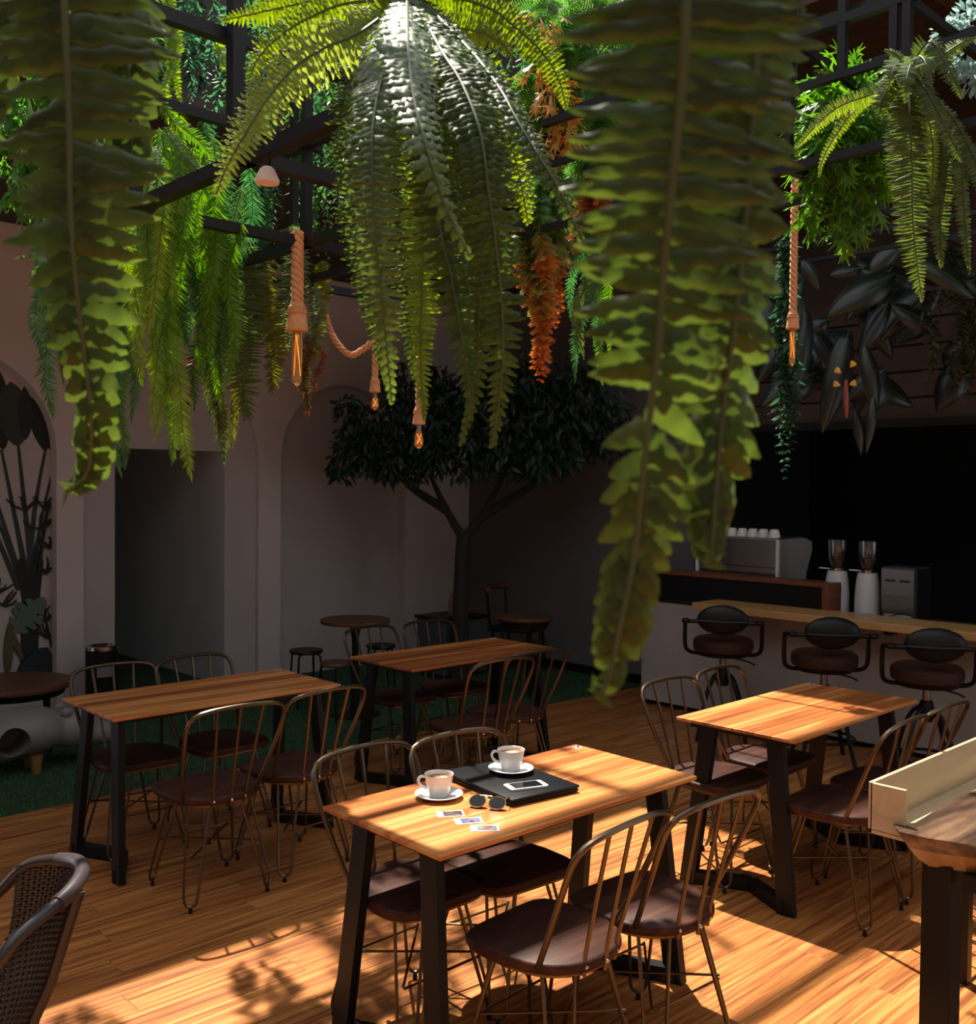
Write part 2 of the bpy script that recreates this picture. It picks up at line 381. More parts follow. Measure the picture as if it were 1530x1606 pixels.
# wall beside the bar, and the dark kitchen behind the bar
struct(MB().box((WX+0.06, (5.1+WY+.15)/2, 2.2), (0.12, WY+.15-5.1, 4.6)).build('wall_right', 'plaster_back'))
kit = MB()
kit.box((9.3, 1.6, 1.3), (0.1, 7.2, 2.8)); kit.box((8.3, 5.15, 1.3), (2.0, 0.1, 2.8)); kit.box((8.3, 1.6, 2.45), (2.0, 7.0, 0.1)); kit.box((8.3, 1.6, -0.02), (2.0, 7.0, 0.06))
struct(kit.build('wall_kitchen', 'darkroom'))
sof = struct(MB().box((WX+0.06, 1.6, 3.42), (0.12, 6.98, 2.16)).build('wall_soffit', 'ceilwood'))
for k in range(5):
    MB().box((WX-0.015, 1.6, 2.36+k*0.19), (0.03, 6.96, 0.175), bev=0.004).build('board', 'ceilwood', sof)
struct(MB().box((WX-0.04, 1.6, 2.27), (0.1, 6.96, 0.06)).build('trim_1', 'black'))
# ceilings: low canopy along the arched wall, boarded ceiling above the bar, high roof open to the sky with added shade panels
CZ, BZ, RZ = 3.72, 4.5, 6.2
struct(MB().box((2.4, (4.98+12)/2, CZ+0.06), (11.0, 12-4.98, 0.12)).build('ceiling_canopy', 'ceilwood'))
cb = struct(MB().box(((5.2+9.4)/2, 1.4, BZ+0.1), (4.2, 9.0, 0.12)).build('ceiling_bar', 'ceilwood'))
for k in range(14):
    MB().box((5.27+k*0.155, 1.4, BZ+0.015), (0.148, 8.9, 0.05), bev=0.004).build('board', 'ceilwood', cb)
for k in range(6):
    MB().bar((5.25, -1.2+k*1.15, BZ-0.08), (7.3, -1.2+k*1.15, BZ-0.08), 0.07, 0.14).build('rafter', 'ceilwood', cb)
struct(MB().box((2.4, 6.2, (CZ+RZ)/2+.06), (11.0, 0.1, RZ-CZ)).build('wall_clerestory_left', 'ceilwood'))
struct(MB().box((5.62, 1.6, (BZ+RZ)/2+.1), (0.1, 9.2, RZ-BZ)).build('wall_clerestory_right', 'ceilwood'))
struct(MB().box((-3.0, 2.0, 3.1), (0.1, 9.5, 6.3)).build('wall_back', 'plaster_back'))
struct(MB().box((1.6, -3.0, 3.1), (9.3, 0.1, 6.3)).build('wall_front', 'plaster_back'))
struct(MB().box((-3.0, 9.4, 1.9), (0.1, 5.3, 3.8)).build('wall_side', 'plaster'))
rp = MB(); rp.box((.66, 2.37, RZ+.05), (.84, .74, .05)); rp.box((1.28, 1.78, RZ+.05), (.40, .68, .05))  # unseen panels, added to keep sun off the near ferns
struct(rp.build('ceiling_shade_panels', 'ceilwood'))
rb = MB()
for k in range(4): rb.bar((-.55+k*2.05, -2.95, RZ), (-.55+k*2.05, 6.2, RZ), 0.05, 0.10)
for v_ in (-.9, 2.22, 4.3): rb.bar((-2.95, v_, RZ+.02), (5.6, v_, RZ+.02), 0.05, 0.10)
struct(rb.build('trim_2', 'frame'))
# black skirting along the wall beside the bar
struct(MB().box((WX-0.006, 6.6, 0.04), (0.012, 2.75, 0.08)).build('baseboard_right', 'black'))

# ------------------------------------------------------------------ mural in the first arch (flat paint on the recess)
mu = thing('mural', 'painted jungle mural of palm fans and split leaves in the left arch', 'mural', (2.2, WY+ARCH[0][3], 0))
MY = WY+ARCH[0][3]
def mcol(name, c): return plain(name, c, 0.8, var=0.25, vscale=6)
mural_m = {'d': mcol('mural_dark', (0.014, 0.019, 0.018)), 'g': mcol('mural_green', (0.035, 0.045, 0.032)), 's': mcol('mural_stalk', (0.030, 0.042, 0.040)),
           'm': mcol('mural_sage', (0.10, 0.135, 0.115)), 'o': mcol('mural_ochre', (0.10, 0.075, 0.03)), 'b': mcol('mural_blue', (0.018, 0.026, 0.032))}
layer = [0]
def mpoly(name, pts, mat):
    layer[0] += 1; yy = -0.002-layer[0]*0.00035
    P = [aty(x, y, MY) for x, y in pts]; b = MB()
    vs = [(p[0]-2.2, yy, p[2]) for p in P] + [(p[0]-2.2, 0, p[2]) for p in P]; n = len(P)
    b.add(vs, [tuple(range(n))]+[(i, (i+1) % n, (i+1) % n+n, i+n) for i in range(n)])
    return b.build(name, mural_m[mat], mu)
def mleaf(name, a, b, wd, mat, lobes=0, seed=0):
    a, b = np.array(a, float), np.array(b, float); t = b-a; n = np.array([-t[1], t[0]])/np.linalg.norm(t); L, R = [], []
    K = 28
    for k in range(K+1):
        s = k/K; w_ = wd*(math.sin(PI*min(1, s*1.02))**0.6)
        if lobes and 0 < k < K: w_ *= 1-0.55*(abs((s*lobes) % 1-0.5) < 0.17)
        L.append(tuple(a+t*s+n*w_)); R.append(tuple(a+t*s-n*w_))
    return mpoly(name, L+R[::-1], mat)
def mstalk(p, q, w0, w1, mat='s', bend=0):
    p, q = np.array(p, float), np.array(q, float); n = np.array([-(q-p)[1], (q-p)[0]])/np.linalg.norm(q-p); L, R = [], []
    for k in range(9):
        s = k/8; c = p+(q-p)*s+n*bend*math.sin(PI*s); w_ = w0+(w1-w0)*s; L.append(tuple(c+n*w_)); R.append(tuple(c-n*w_))
    mpoly('painted_stalk', L+R[::-1], mat)
for a, b, w_, m_ in [((-30, 720), (-20, 560), 40, 'g'), ((5, 706), (-5, 585), 16, 'd'), ((28, 700), (16, 598), 25, 'g'), ((72, 708), (46, 620), 12, 'd'), ((78, 705), (66, 632), 8, 'd'), ((40, 690), (38, 606), 12, 'b'), ((-60, 740), (-70, 600), 40, 'd')]:
    mleaf('painted_leaf', a, b, w_, m_)
for p, q, w0, w1, bd in [((28, 695), (50, 900), 2.2, 5, 0), ((2, 705), (42, 905), 2, 5, 0), ((71, 705), (45, 900), 2, 5, 4), ((82, 740), (52, 900), 1.5, 4, 3), ((-20, 740), (36, 920), 2, 5, 0), ((-40, 760), (30, 925), 2, 5, 0), ((-10, 800), (34, 915), 1.5, 4, 0)]:
    mstalk(p, q, w0, w1, 's', bd)
mpoly('painted_trunk', [(22, 885), (34, 940), (30, 1085), (58, 1085), (62, 940), (68, 880), (55, 850), (44, 900), (36, 870)], 'd')
for k in range(64):
    ang = rnd.uniform(-2.6, -0.5); x0, y0 = rnd.choice([(72, 800), (66, 830), (78, 860), (40, 800), (70, 900), (-5, 930), (5, 950), (70, 975), (72, 1000)]); ln = rnd.uniform(22, 40)
    q = (min(87.5, x0+ln*math.cos(ang)), y0+ln*math.sin(ang)*0.7)
    mstalk((x0, y0), q, 2.0, 0.5, 'd', rnd.uniform(-4, 4))
mstalk((76, 790), (60, 900), 1.2, 2.5, 'd', 2); mstalk((68, 960), (80, 1015), 1, 1, 'd')
mleaf('painted_split_leaf', (62, 940), (18, 992), 24, 'm', 5); mleaf('painted_split_leaf', (70, 952), (52, 942), 12, 'm')
mleaf('painted_leaf', (10, 1060), (14, 975), 7, 'o'); mleaf('painted_leaf', (34, 1035), (14, 985), 5, 'o'); mleaf('painted_leaf', (25, 1072), (74, 1015), 16, 'b'); mleaf('painted_leaf', (70, 1075), (72, 1016), 12, 'b')

# ------------------------------------------------------------------ tables
TL, TW, TH = 1.2, 0.588, 0.75
def make_table():
    t = thing('dining_table', 'x', 'table', group='wooden tables with black steel legs')
    ws = [0.112, 0.085, 0.104, 0.093, 0.11, 0.084]; k = TW/sum(ws); y = -TW/2
    for w_ in ws:
        w_ *= k
        MB().box((0, y+w_/2, TH-0.0075), (TL, w_-0.0008, 0.015), bev=0.003).build('board', 'table', t); y += w_
    MB().box((0, 0, TH-0.0275), (TL-0.08, TW-0.10, 0.025)).build('under_frame', 'black', t)
    for s in (-1, 1):
        for q in (-1, 1):
            a = (s*(TL/2-0.075), q*0.165, TH-0.04); b = (s*(TL/2-0.045), q*0.245, 0.0)
            MB().bar(a, b, 0.032, 0.075, up=(0, 1, 0)).build('leg', 'black', t)
        mid = s*(TL/2-0.17)
        fb = MB(); fb.bar((s*(TL/2-0.045), -0.245, 0.028), (mid, 0, 0.028), 0.05, 0.055); fb.bar((mid, 0, 0.028), (s*(TL/2-0.045), 0.245, 0.028), 0.05, 0.055)
        fb.build('foot_bar', 'black', t)
    tg = MB().prism([(0.018*math.cos(a*PI/8)*1.3, 0.018*math.sin(a*PI/8)) for a in range(16)], 0, 0.0012).build('number_sticker', 'sticker', t); tg.location = (TL/2-0.035, TW/2-0.04, TH)
    dk = MB()
    for a, b in ((-.012, .006), (0.0, -.005), (.011, .005)): dk.prism([(a+.006*math.cos(c*PI/4), b+.006*math.sin(c*PI/4)) for c in range(8)], 0.0012, 0.0018)
    dk.build('print', 'black', tg)
    return t
t0 = make_table()
TABS = [((1.822+TL/2, 2.092+TW/2), -0.8, 'wooden table with coffee cups, laptop and phone on it'),
        ((1.822+TL/2, 4.288+TW/2), 0.1, 'bare wooden table nearest the grey hippo statue'),
        ((3.551+TL/2, 4.362+TW/2), 0.4, 'bare wooden table farthest back, before the corner tree'),
        ((3.736+TL/2, 2.117+TW/2), 0.9, 'bare wooden table nearest the bar stools, half in sun')]
TABO = []
for i, ((x, y), r, lb) in enumerate(TABS):
    o = t0 if i == 0 else copy_tree(t0)
    o.location = (x, y, 0); o.rotation_euler.z = math.radians(r); o['label'] = lb; TABO.append(o)

# ------------------------------------------------------------------ chairs with hoop backs and hairpin legs
def make_chair():
    t = thing('hoop_back_chair', 'x', 'chair', group='hoop-back chairs at the wooden tables')
    out = []
    for k in range(40):
        a = 2*PI*k/40; c, s_ = math.cos(a), math.sin(a); n = 5.5 if s_ > 0 else 2.3
        r = (abs(c)**n+abs(s_)**n)**(-1/n); out.append((0.205*r*c*(1.0 if s_ > 0 else 0.98), 0.20*r*s_))
    MB().prism(out, 0.428, 0.462, bev=0.009).build('seat', 'seat', t, smooth=True)
    MB().prism([(x*.93, y*.93) for x, y in out], 0.418, 0.4285).build('seat_band', 'bronze', t)
    hp = [(-0.158, -0.075, 0.425), (-0.176, -0.100, 0.455), (-0.199, -0.160, 0.58), (-0.217, -0.213, 0.70), (-0.222, -0.248, 0.785), (-0.203, -0.271, 0.830), (-0.150, -0.282, 0.848), (-0.075, -0.286, 0.855), (0, -0.287, 0.857)]
    hp = hp+[(-x, y, z) for x, y, z in hp[::-1][1:]]
    MB().tube(curve(hp, 44), 0.0095, 8).build('back_hoop', 'bronze', t, smooth=True)
    for q in (-1, 0, 1):
        p0 = (q*0.072, -0.198+abs(q)*0.02, 0.415); p1 = (q*0.076, -0.204+abs(q)*0.018, 0.48); p2 = (q*0.105, -0.283, 0.850-abs(q)*0.003)
        MB().tube([p0, p1, p2], 0.0065, 6).build('spindle', 'bronze', t, smooth=True)
        MB().ball((q*0.072, -0.206+abs(q)*0.02, 0.442), 0.008, 8, 6).build('bolt', 'chrome', t, smooth=True)
    for sx in (-1, 1):
        for sy in (-1, 1):
            f = Vector((sx*0.178, sy*0.190, 0.012)); tA = Vector((sx*0.145, sy*0.085, 0.42)); tB = Vector((sx*0.07, sy*0.145, 0.42))
            d = (tA-tB).normalized(); cA = f+Vector((0, 0, .045))+d*0.027+(tA-f)*0.03; cB = f+Vector((0, 0, .045))-d*0.027+(tB-f)*0.03
            m1 = f+d*0.019+Vector((0, 0, .022)); m2 = f-d*0.019+Vector((0, 0, .022)); u1 = f+d*0.025+Vector((0, 0, .034)); u2 = f-d*0.025+Vector((0, 0, .034)); l1 = f+d*0.009+Vector((0, 0, .015)); l2 = f-d*0.009+Vector((0, 0, .015))
            MB().tube([tA, cA, u1, m1, l1, f+Vector((0, 0, .013)), l2, m2, u2, cB, tB], 0.0060, 6).build('leg', 'bronze', t, smooth=True)
            MB().lathe([(0.0085, 0), (0.0095, 0.006), (0.007, 0.018)], 8, (f.x, f.y, 0)).build('foot', 'black', t)
    for p in ([(-.165, -.16, .215), (.165, .155, .215)], [(.165, -.16, .222), (-.165, .155, .222)]):
        MB().tube(p, 0.0045, 6).build('stretcher', 'bronze', t)
    for sy in (-1, 1): MB().tube([(-.163, sy*.158, .21), (.163, sy*.158, .21)], 0.0045, 6).build('stretcher', 'bronze', t)
    return t
c0 = make_chair()
CH = [  # x, y, turn in degrees (0 faces +Y)
 (2.175, 2.01, 4, 'dark chair in front of the cup table, left one with its back to us'),
 (2.585, 1.965, -3, 'dark chair in front of the cup table, right one, seat half in sun'),
 (2.115, 2.585, 181, 'dark chair behind the cup table, nearer its left corner'),
 (2.475, 2.52, 176, 'dark chair behind the cup table, beside the laptop, sunlit seat'),
 (2.14, 4.02, -2, 'dark chair before the hippo-side table, left one, back to us'),
 (2.59, 4.06, 3, 'dark chair before the hippo-side table, right one, back to us'),
 (2.12, 4.735, 178, 'dark chair behind the hippo-side table, close to the hippo head'),
 (2.57, 4.72, 183, 'dark chair behind the hippo-side table, in front of the doorway'),
 (3.80, 4.12, -5, 'dark chair before the farthest table, left one with back to us'),
 (4.16, 4.20, -6, 'dark chair before the farthest table, right one with back to us'),
 (3.97, 5.02, 184, 'dark chair behind the farthest table, nearest the small round table'),
 (4.42, 5.00, 178, 'dark chair behind the farthest table, nearest the tree'),
 (3.97, 2.645, 178, 'dark chair behind the bar-side table, with rounded back in full view'),
 (4.43, 2.66, 182, 'dark chair behind the bar-side table, before the first bar stool'),
 (4.01, 2.04, 2, 'dark chair before the bar-side table, half hidden by the pale trough'),
 (4.45, 2.05, -2, 'dark chair before the bar-side table, farther one nearest the third bar stool')]
for i, (x, y, a, lb) in enumerate(CH):
    o = c0 if i == 0 else copy_tree(c0)
    o.location = (x, y, 0); o.rotation_euler.z = math.radians(a); o['label'] = lb

# ------------------------------------------------------------------ things on the cup table
def cup(x, y, z, a, lb, g):
    t = thing('coffee_cup', lb, 'cup', (x, y, z), a, g); t.scale = (1.14, 1.14, 1.10)
    MB().lathe([(0.0, .004), (0.019, .004), (0.021, 0), (0.026, 0.002), (0.033, .02), (0.0385, .045), (0.0415, .066), (0.0425, .0685), (0.0405, .0675), (0.037, .045), (0.03, .02), (0.02, .008), (0, .007)], 32).build('bowl', 'porcelain', t, smooth=True)
    MB().lathe([(0.0, .0572), (0.0385, .057)], 28).build('coffee', 'coffee', t)
    MB().lathe([(0.0, .0576), (0.020, .0574)], 20, (0.004, 0.003, 0)).build('milk_foam', plain('foam', (0.72, 0.45, 0.25), .5), t)
    MB().tube(curve([(-.037, 0, .058), (-.052, 0, .060), (-.060, 0, .048), (-.052, 0, .032), (-.033, 0, .024)], 16), 0.0042, 8).build('handle', 'porcelain', t, smooth=True)
def saucer(x, y, z, lb, g):
    t = MB().lathe([(0, .004), (.022, .004), (.024, .0), (.036, .0), (.055, .010), (.0735, .0165), (.0745, .018), (.072, .019), (.052, .0135), (.034, .0065), (0, .006)], 40).build('saucer', 'porcelain', None, True, (x, y, z))
    t.scale = (1.07, 1.07, 1.0); tag(t, lb, 'saucer', g)
TZ = TH
saucer(2.158, 2.503, TZ, 'white saucer directly on the table beside the sunglasses', 'saucers')
cup(2.158, 2.503, TZ+.006, math.radians(-43), 'white cup of coffee at the left, next to the laptop', 'coffee cups')
lp = thing('laptop', 'closed black laptop under one cup and the phone', 'laptop', (2.435, 2.452, TZ), math.radians(-7))
MB().box((0, 0, .009), (0.285, 0.40, .013), bev=.005).build('base', 'lapblack', lp, True)
MB().box((0, 0, .0215), (0.289, 0.405, .010), bev=.004).build('lid', 'lapblack', lp, True)
for sx in (-1, 1):
    for sy in (-1, 1): MB().lathe([(.008, 0), (.008, .003)], 10, (sx*.12, sy*.17, 0)).build('foot', 'black', lp)
LZ = TZ+.0265
saucer(2.484, 2.495, LZ, 'white saucer on the black laptop', 'saucers')
cup(2.484, 2.495, LZ+.006, math.radians(-50), 'white cup of coffee standing on the laptop', 'coffee cups')
ph = thing('smartphone', 'white smartphone with black screen lying on the laptop', 'phone', (2.40, 2.338, LZ), math.radians(-20))
def rr(w_, h, r, n=5):
    o = []
    for cx, cy, a0 in ((w_/2-r, h/2-r, 0), (-w_/2+r, h/2-r, 90), (-w_/2+r, -h/2+r, 180), (w_/2-r, -h/2+r, 270)):
        for k in range(n+1): a = math.radians(a0+90*k/n); o.append((cx+r*math.cos(a), cy+r*math.sin(a)))
    return o
MB().prism(rr(.140, .069, .009), 0, .0078, bev=.0018).build('case', 'white', ph, True)
MB().prism(rr(.104, .060, .002), .0078, .0081).build('screen', 'screen', ph)
sg = thing('sunglasses', 'pair of dark round-lensed sunglasses with gold wire frame', 'sunglasses', (2.205, 2.32, TZ), math.radians(-62))
for s in (-1, 1):
    R_ = Matrix.Rotation(math.radians(40), 3, 'X'); C_ = Vector((s*.033, 0, .020))
    ring = [C_+R_ @ Vector((.0265*math.cos(a)*1.05, .0235*math.sin(a), 0)) for a in np.linspace(0, 2*PI, 28, endpoint=False)]
    MB().tube(ring, .0016, 6, closed=True).build('rim', 'gold', sg, True)
    lm = MB(); n = len(ring); lm.add([q*0.995+C_*0.005+Vector((0, -.0006, 0)) for q in ring]+[q*0.995+C_*0.005+Vector((0, .0006, 0)) for q in ring], [tuple(range(n)), tuple(range(2*n-1, n-1, -1))]+[(i, (i+1) % n, (i+1) % n+n, i+n) for i in range(n)])
    lm.build('lens', 'lens', sg)
    MB().tube([(s*.060, .004, .036), (s*.064, .02, .036), (s*.05, .10, .010), (s*.046, .125, .002)], .0017, 6).build('temple', 'gold', sg, True)
MB().tube(curve([(-.008, -.004, .033), (0, -.006, .037), (.008, -.004, .033)], 8), .0014, 6).build('bridge', 'gold', sg)
MB().tube([(-.02, -.009, .043), (.02, -.009, .043)], .0012, 6).build('top_bar', 'gold', sg)
pcol = [((0.06, 0.035, 0.04), (0.25, 0.18, 0.16)), ((0.10, 0.11, 0.22), (0.45, 0.32, 0.30)), ((0.20, 0.20, 0.21), (0.5, 0.08, 0.05))]
for i, (x, y, a, lb) in enumerate([(2.081, 2.357, 3, 'instant photo with a dark picture, nearest the cup'), (2.078, 2.27, 6, 'instant photo with a bluish picture, middle of three'), (2.068, 2.186, -4, 'instant photo with a grey and red picture, nearest the table edge')]):
    t = thing('instant_photo', lb, 'photo', (x, y, TZ+i*.0004), math.radians(a-36), 'instant photos')
    MB().box((0, 0, .0004), (.086, .054, .0007)).build('paper', 'paper', t)
    pm_ = plain('photo_print', pcol[i][0], .35, var=.9, vscale=70)
    MB().box((.007, 0, .0010), (.060, .044, .0005)).build('picture', pm_, t)
    b = MB()
    for q in range(4): b.prism([(.007+rnd.uniform(-.02, .02)+rnd.uniform(.003, .008)*math.cos(c*PI/4), rnd.uniform(-.012, .012)*0+(-.012+q*.008)+.004*math.sin(c*PI/4)) for c in range(8)], .00125, .0014)
    b.build('picture_detail', plain('photo_figure', pcol[i][1], .35), t)

# ------------------------------------------------------------------ bar counter
bar = thing('bar_counter', 'grey concrete bar counter with an orange wood ledge', 'counter', (6.95, 2.0, 0))
b = MB().box((0, (5.157-0.2)/2-2.0+0.1, .4215), (.60, 5.157+0.0, .843))
b = MB(); b.box((-.0, 5.157/2-2.0, .4215+.02), (.60, 5.157, .803)); b.build('body', 'concrete', bar)
MB().box((.02, 5.157/2-2.0, .02), (.52, 5.12, .04)).build('plinth', 'black', bar)
MB().box((-.42, 2.2-2.0, .893), (.38, 4.5, .055), bev=.006).build('ledge', 'ledge', bar)
for k in range(4): MB().box((-.36, 4.2-k*1.2-2, .845), (.24, .04, .04)).build('bracket', 'black', bar)
MB().box((.06, 5.157/2-2.0, .853), (.50, 5.15, .02)).build('worktop', 'darkwood', bar)
scn = thing('display_ledge', 'low dark panel box with red-brown wooden rim on the bar', 'shelf', (6.72, 4.2, .8635))
yL, yR = 5.15, 3.53
MB().box((-.02, (yL+yR)/2-4.2, .115), (.02, yL-yR-.05, .20)).build('panel', 'black', scn)
MB().box((.06, (yL+yR)/2-4.2, .232), (.22, yL-yR, .03), bev=.004).build('top_board', 'redwood', scn)
MB().box((.06, yR-4.2+.02, .11), (.22, .045, .22), bev=.004).build('end_board', 'redwood', scn)
MB().box((.06, yL-4.2-.02, .11), (.22, .045, .22), bev=.004).build('end_board', 'redwood', scn)
# espresso machine
WZ = .8635
em = thing('espresso_machine', 'white and chrome espresso machine behind the dark panel box', 'coffee machine', (7.06, 4.42, WZ))
MB().box((.0, 0, .03), (.34, .74, .06)).build('drip_base', 'black', em)
pr = [(-.17, .06), (-.17, .53), (.15, .54), (.30, .51), (.31, .44), (.22, .25), (.22, .06)]
for s in (-1, 1):
    mm = MB(); R4 = Matrix.Translation((0, s*.375-.011, 0)) @ Matrix.Rotation(PI/2, 4, 'X') @ Matrix.Translation((0, 0, -.022))
    mm.prism(pr, 0, .022, M4=R4); mm.build('side_panel', 'white' if s > 0 else plain('side_panel_grey', (.24, .225, .215), .45), em)
MB().box((-.172, -.364, .295), (.014, .024, .47)).build('corner_strip', 'white', em)
MB().box((-.172, .364, .295), (.014, .024, .47)).build('corner_strip', 'white', em)
MB().box((-.158, 0, .42), (.012, .70, .21)).build('upper_panel', 'mirror', em)
MB().box((-.156, 0, .22), (.012, .70, .18)).build('lower_panel', 'mirror', em)
MB().box((-.160, 0, .312), (.014, .70, .006)).build('panel_joint', 'black', em)
MB().box((-.158, 0, .105), (.012, .70, .04)).build('drip_panel', 'redwood', em)
MB().box((.06, 0, .525), (.44, .72, .03)).build('cup_tray', 'steel', em)
MB().box((.03, 0, .29), (.34, .70, .42)).build('boiler_body', 'black', em)
for k in range(7):
    t = MB().lathe([(.0, 0), (.043, 0), (.046, .012), (.034, .06), (.026, .066), (0, .066)], 20).build('coffee_cup', 'porcelain', None, True, (6.96, 4.13+k*.094, WZ+.5405))
    tag(t, ['white upturned cup on the espresso machine, rightmost of the row', 'white upturned cup on the espresso machine, second from the right', 'white upturned cup on the espresso machine, third from the right', 'white upturned cup on the espresso machine, middle of the row', 'white upturned cup on the espresso machine, third from the left', 'white upturned cup on the espresso machine, second from the left', 'white upturned cup on the espresso machine, leftmost beside the fern tip'][k], 'cup', 'upturned cups on the machine')
for i, (px, lb) in enumerate([(1312, 'white coffee grinder nearer the espresso machine'), (1360, 'white coffee grinder nearer the steel dispenser')]):
    p = atx(px, 930, 6.93)
    g = thing('coffee_grinder', lb, 'grinder', (6.93, p[1], WZ), 0, 'coffee grinders')
    MB().lathe([(.086, 0), (.088, .01), (.088, .14), (.081, .25), (.070, .315), (.066, .325), (0, .327)], 28).build('body', 'white', g, True)
    MB().lathe([(.055, .327), (.058, .345), (.048, .35), (0, .35)], 20).build('collar', 'chrome', g, True)
    MB().box((0, .09, .338), (.02, .10, .012), bev=.003).build('lever', 'chrome', g)
    MB().lathe([(.038, .350), (.058, .40), (.066, .50), (.066, .55), (.060, .55), (.060, .50), (.052, .41), (.034, .356)], 24).build('hopper', 'glass', g, True)
    MB().lathe([(0.0, .356), (.03, .358), (.045, .40), (.045, .43), (0, .44)], 16).build('beans', plain('coffee_beans', (.10, .045, .02), .5, bump=.6, bscale=120), g, True)
    MB().box((-.085, 0, .03), (.06, .12, .02)).build('tray', 'black', g)
p = atx(1420, 930, 6.98)
d = thing('steel_dispenser', 'brushed steel dispenser box at the right end of the grinders', 'dispenser', (6.98, p[1], WZ))
mm = MB(); mm.prism([(-.10, 0), (-.125, .06), (-.135, .19), (-.135, .37), (-.12, .385), (.10, .385), (.10, 0)], -.115, .115, M4=Matrix.Rotation(PI/2, 4, 'X')); mm.build('casing', 'steel', d); MB().box((.03, 0, .19), (.22, .236, .375)).build('housing', 'black', d)
for s in (-1, 1): MB().box((-.137, s*.05, .29), (.004, .07, .012)).build('slot', 'black', d)
MB().box((-.11, 0, .03), (.05, .20, .02)).build('tray', 'chrome', d)
cb_ = MB().tube(curve([(6.80, 3.30, WZ+.006), (6.76, 3.18, WZ+.03), (6.78, 3.05, WZ+.07), (6.80, 2.95, WZ+.05), (6.78, 2.86, WZ+.01), (6.74, 2.72, WZ+.006)], 40), .004, 6).build('power_cable', 'black', None, True)
tag(cb_, 'thin black power cable looping on the bar by the grinders', 'cable')

# ------------------------------------------------------------------ bar stools
def make_stool():
    t = thing('bar_stool', 'x', 'stool', group='bar stools')            # faces +X
    MB().lathe([(0, .585), (.17, .585), (.195, .60), (.20, .63), (.197, .665), (.175, .682), (0, .69)], 32).build('seat', 'leather', t, True)
    MB().lathe([(0, .565), (.165, .565), (.17, .587), (0, .587)], 24).build('seat_plate', 'black', t)
    bp = MB(); bp.ball((-.205, 0, .825), (.045, .165, .098), 24, 14); bp.build('backrest', 'blackpad', t, True)
    MB().tube(curve([(-.250, -.155, .82), (-.252, 0, .815), (-.250, .155, .82)], 12), .012, 8).build('back_piping', 'blackpad', t, True)
    for s in (-1, 1):
        MB().tube(curve([(-.22, s*.10, .815), (-.225, s*.20, .812), (-.19, s*.245, .81), (-.12, s*.25, .805), (-.06, s*.25, .79), (-.045, s*.25, .74), (-.04, s*.25, .66), (-.03, s*.24, .60), (-.01, s*.20, .575), (0, s*.12, .57)], 40), .0135, 8).build('arm', 'black', t, True)
        MB().ball((-.225, s*.235, .815), (.03, .03, .018), 10, 8).build('arm_cap', 'black', t, True)
    MB().lathe([(.022, .36), (.022, .57)], 14).build('screw', 'steel', t, True)
    MB().lathe([(.036, .36), (.05, .40), (.036, .47), (.03, .48)], 16).build('collar', 'black', t, True)
    MB().tube([(.03, -.02, .555), (.03, -.17, .52), (.03, -.21, .50)], .006, 6).build('lever', 'black', t)
    for k in range(4):
        a = PI/4+k*PI/2; c, s_ = math.cos(a), math.sin(a)
        MB().tube(curve([(.03*c, .03*s_, .44), (.09*c, .09*s_, .40), (.15*c, .15*s_, .28), (.19*c, .19*s_, .12), (.225*c, .225*s_, 0.008)], 18), .013, 8).build('leg', 'black', t, True)
    MB().tube([(.185*math.cos(a), .185*math.sin(a), .15) for a in np.linspace(0, 2*PI, 32, endpoint=False)], .009, 6, closed=True).build('foot_ring', 'black', t, True)
    return t
s0 = make_stool()
for i, (x, y, a, lb) in enumerate([(6.13, 4.03, 32, 'brown padded bar stool by the dark panel box, nearest the fern tip'), (6.12, 3.25, 40, 'brown padded bar stool in the middle of the three'), (6.13, 2.585, 34, 'brown padded bar stool at the right edge, in front of the steel dispenser')]):
    o = s0 if i == 0 else copy_tree(s0)
    o.location = (x, y, 0); o.rotation_euler.z = math.radians(a); o.scale = (1.06, 1.06, 1.06); o['label'] = lb

# ------------------------------------------------------------------ live-edge table and pale trough at the right
le = thing('live_edge_table', 'dark walnut live-edge table with thick black legs at the right edge', 'table', (3.8, .75, 0))
out = [(3.035, 1.375), (3.10, 1.335), (3.4, 1.35), (3.9, 1.33), (4.5, 1.345), (4.52, .6), (4.5, .12), (4.0, .10), (3.5, .14), (3.12, .10), (3.02, .30), (3.055, .60), (3.0, .85), (3.03, 1.10), (2.985, 1.27), (2.99, 1.36)]
oc = curve([(x-3.8, y-.75, 0) for x, y in out]+[(out[0][0]-3.8, out[0][1]-.75, 0)], 70)[:-1]
def jit(p, k): return (p[0]*(1-k), p[1]*(1-k))
sl = MB(); n = len(oc)
levs = [(.640, .13), (.665, .09), (.70, .045), (.738, .008), (.75, .0)]
ctr = np.array([0, 0, 0])
vs = []
for z, ins in levs:
    for i, p in enumerate(oc):
        r = np.linalg.norm(p[:2]); wob = .012*math.sin(i*1.7+z*40)
        q = p[:2]*(1-(ins*(1+.3*math.sin(i*.8))+wob*ins*6)/max(.3, r)); vs.append((q[0], q[1], z))
fs = []; fe = []
for a in range(len(levs)-1):
    for i in range(n): j = (i+1) % n; (fe if a < 2 else fs).append((a*n+i, a*n+j, (a+1)*n+j, (a+1)*n+i))
fs.append(tuple((len(levs)-1)*n+i for i in range(n))); fe.append(tuple(range(n-1, -1, -1)))
sl.add(vs, fs); sl.build('slab', 'walnut', le, True)
MB().add(vs[:3*n], fe).build('sapwood_edge', wood('sapwood', [(0.5, (0.16, 0.085, 0.04)), (0.95, (0.42, 0.29, 0.15))], rough=0.4, sx=2, sy=5, warp=1.5), le, True)
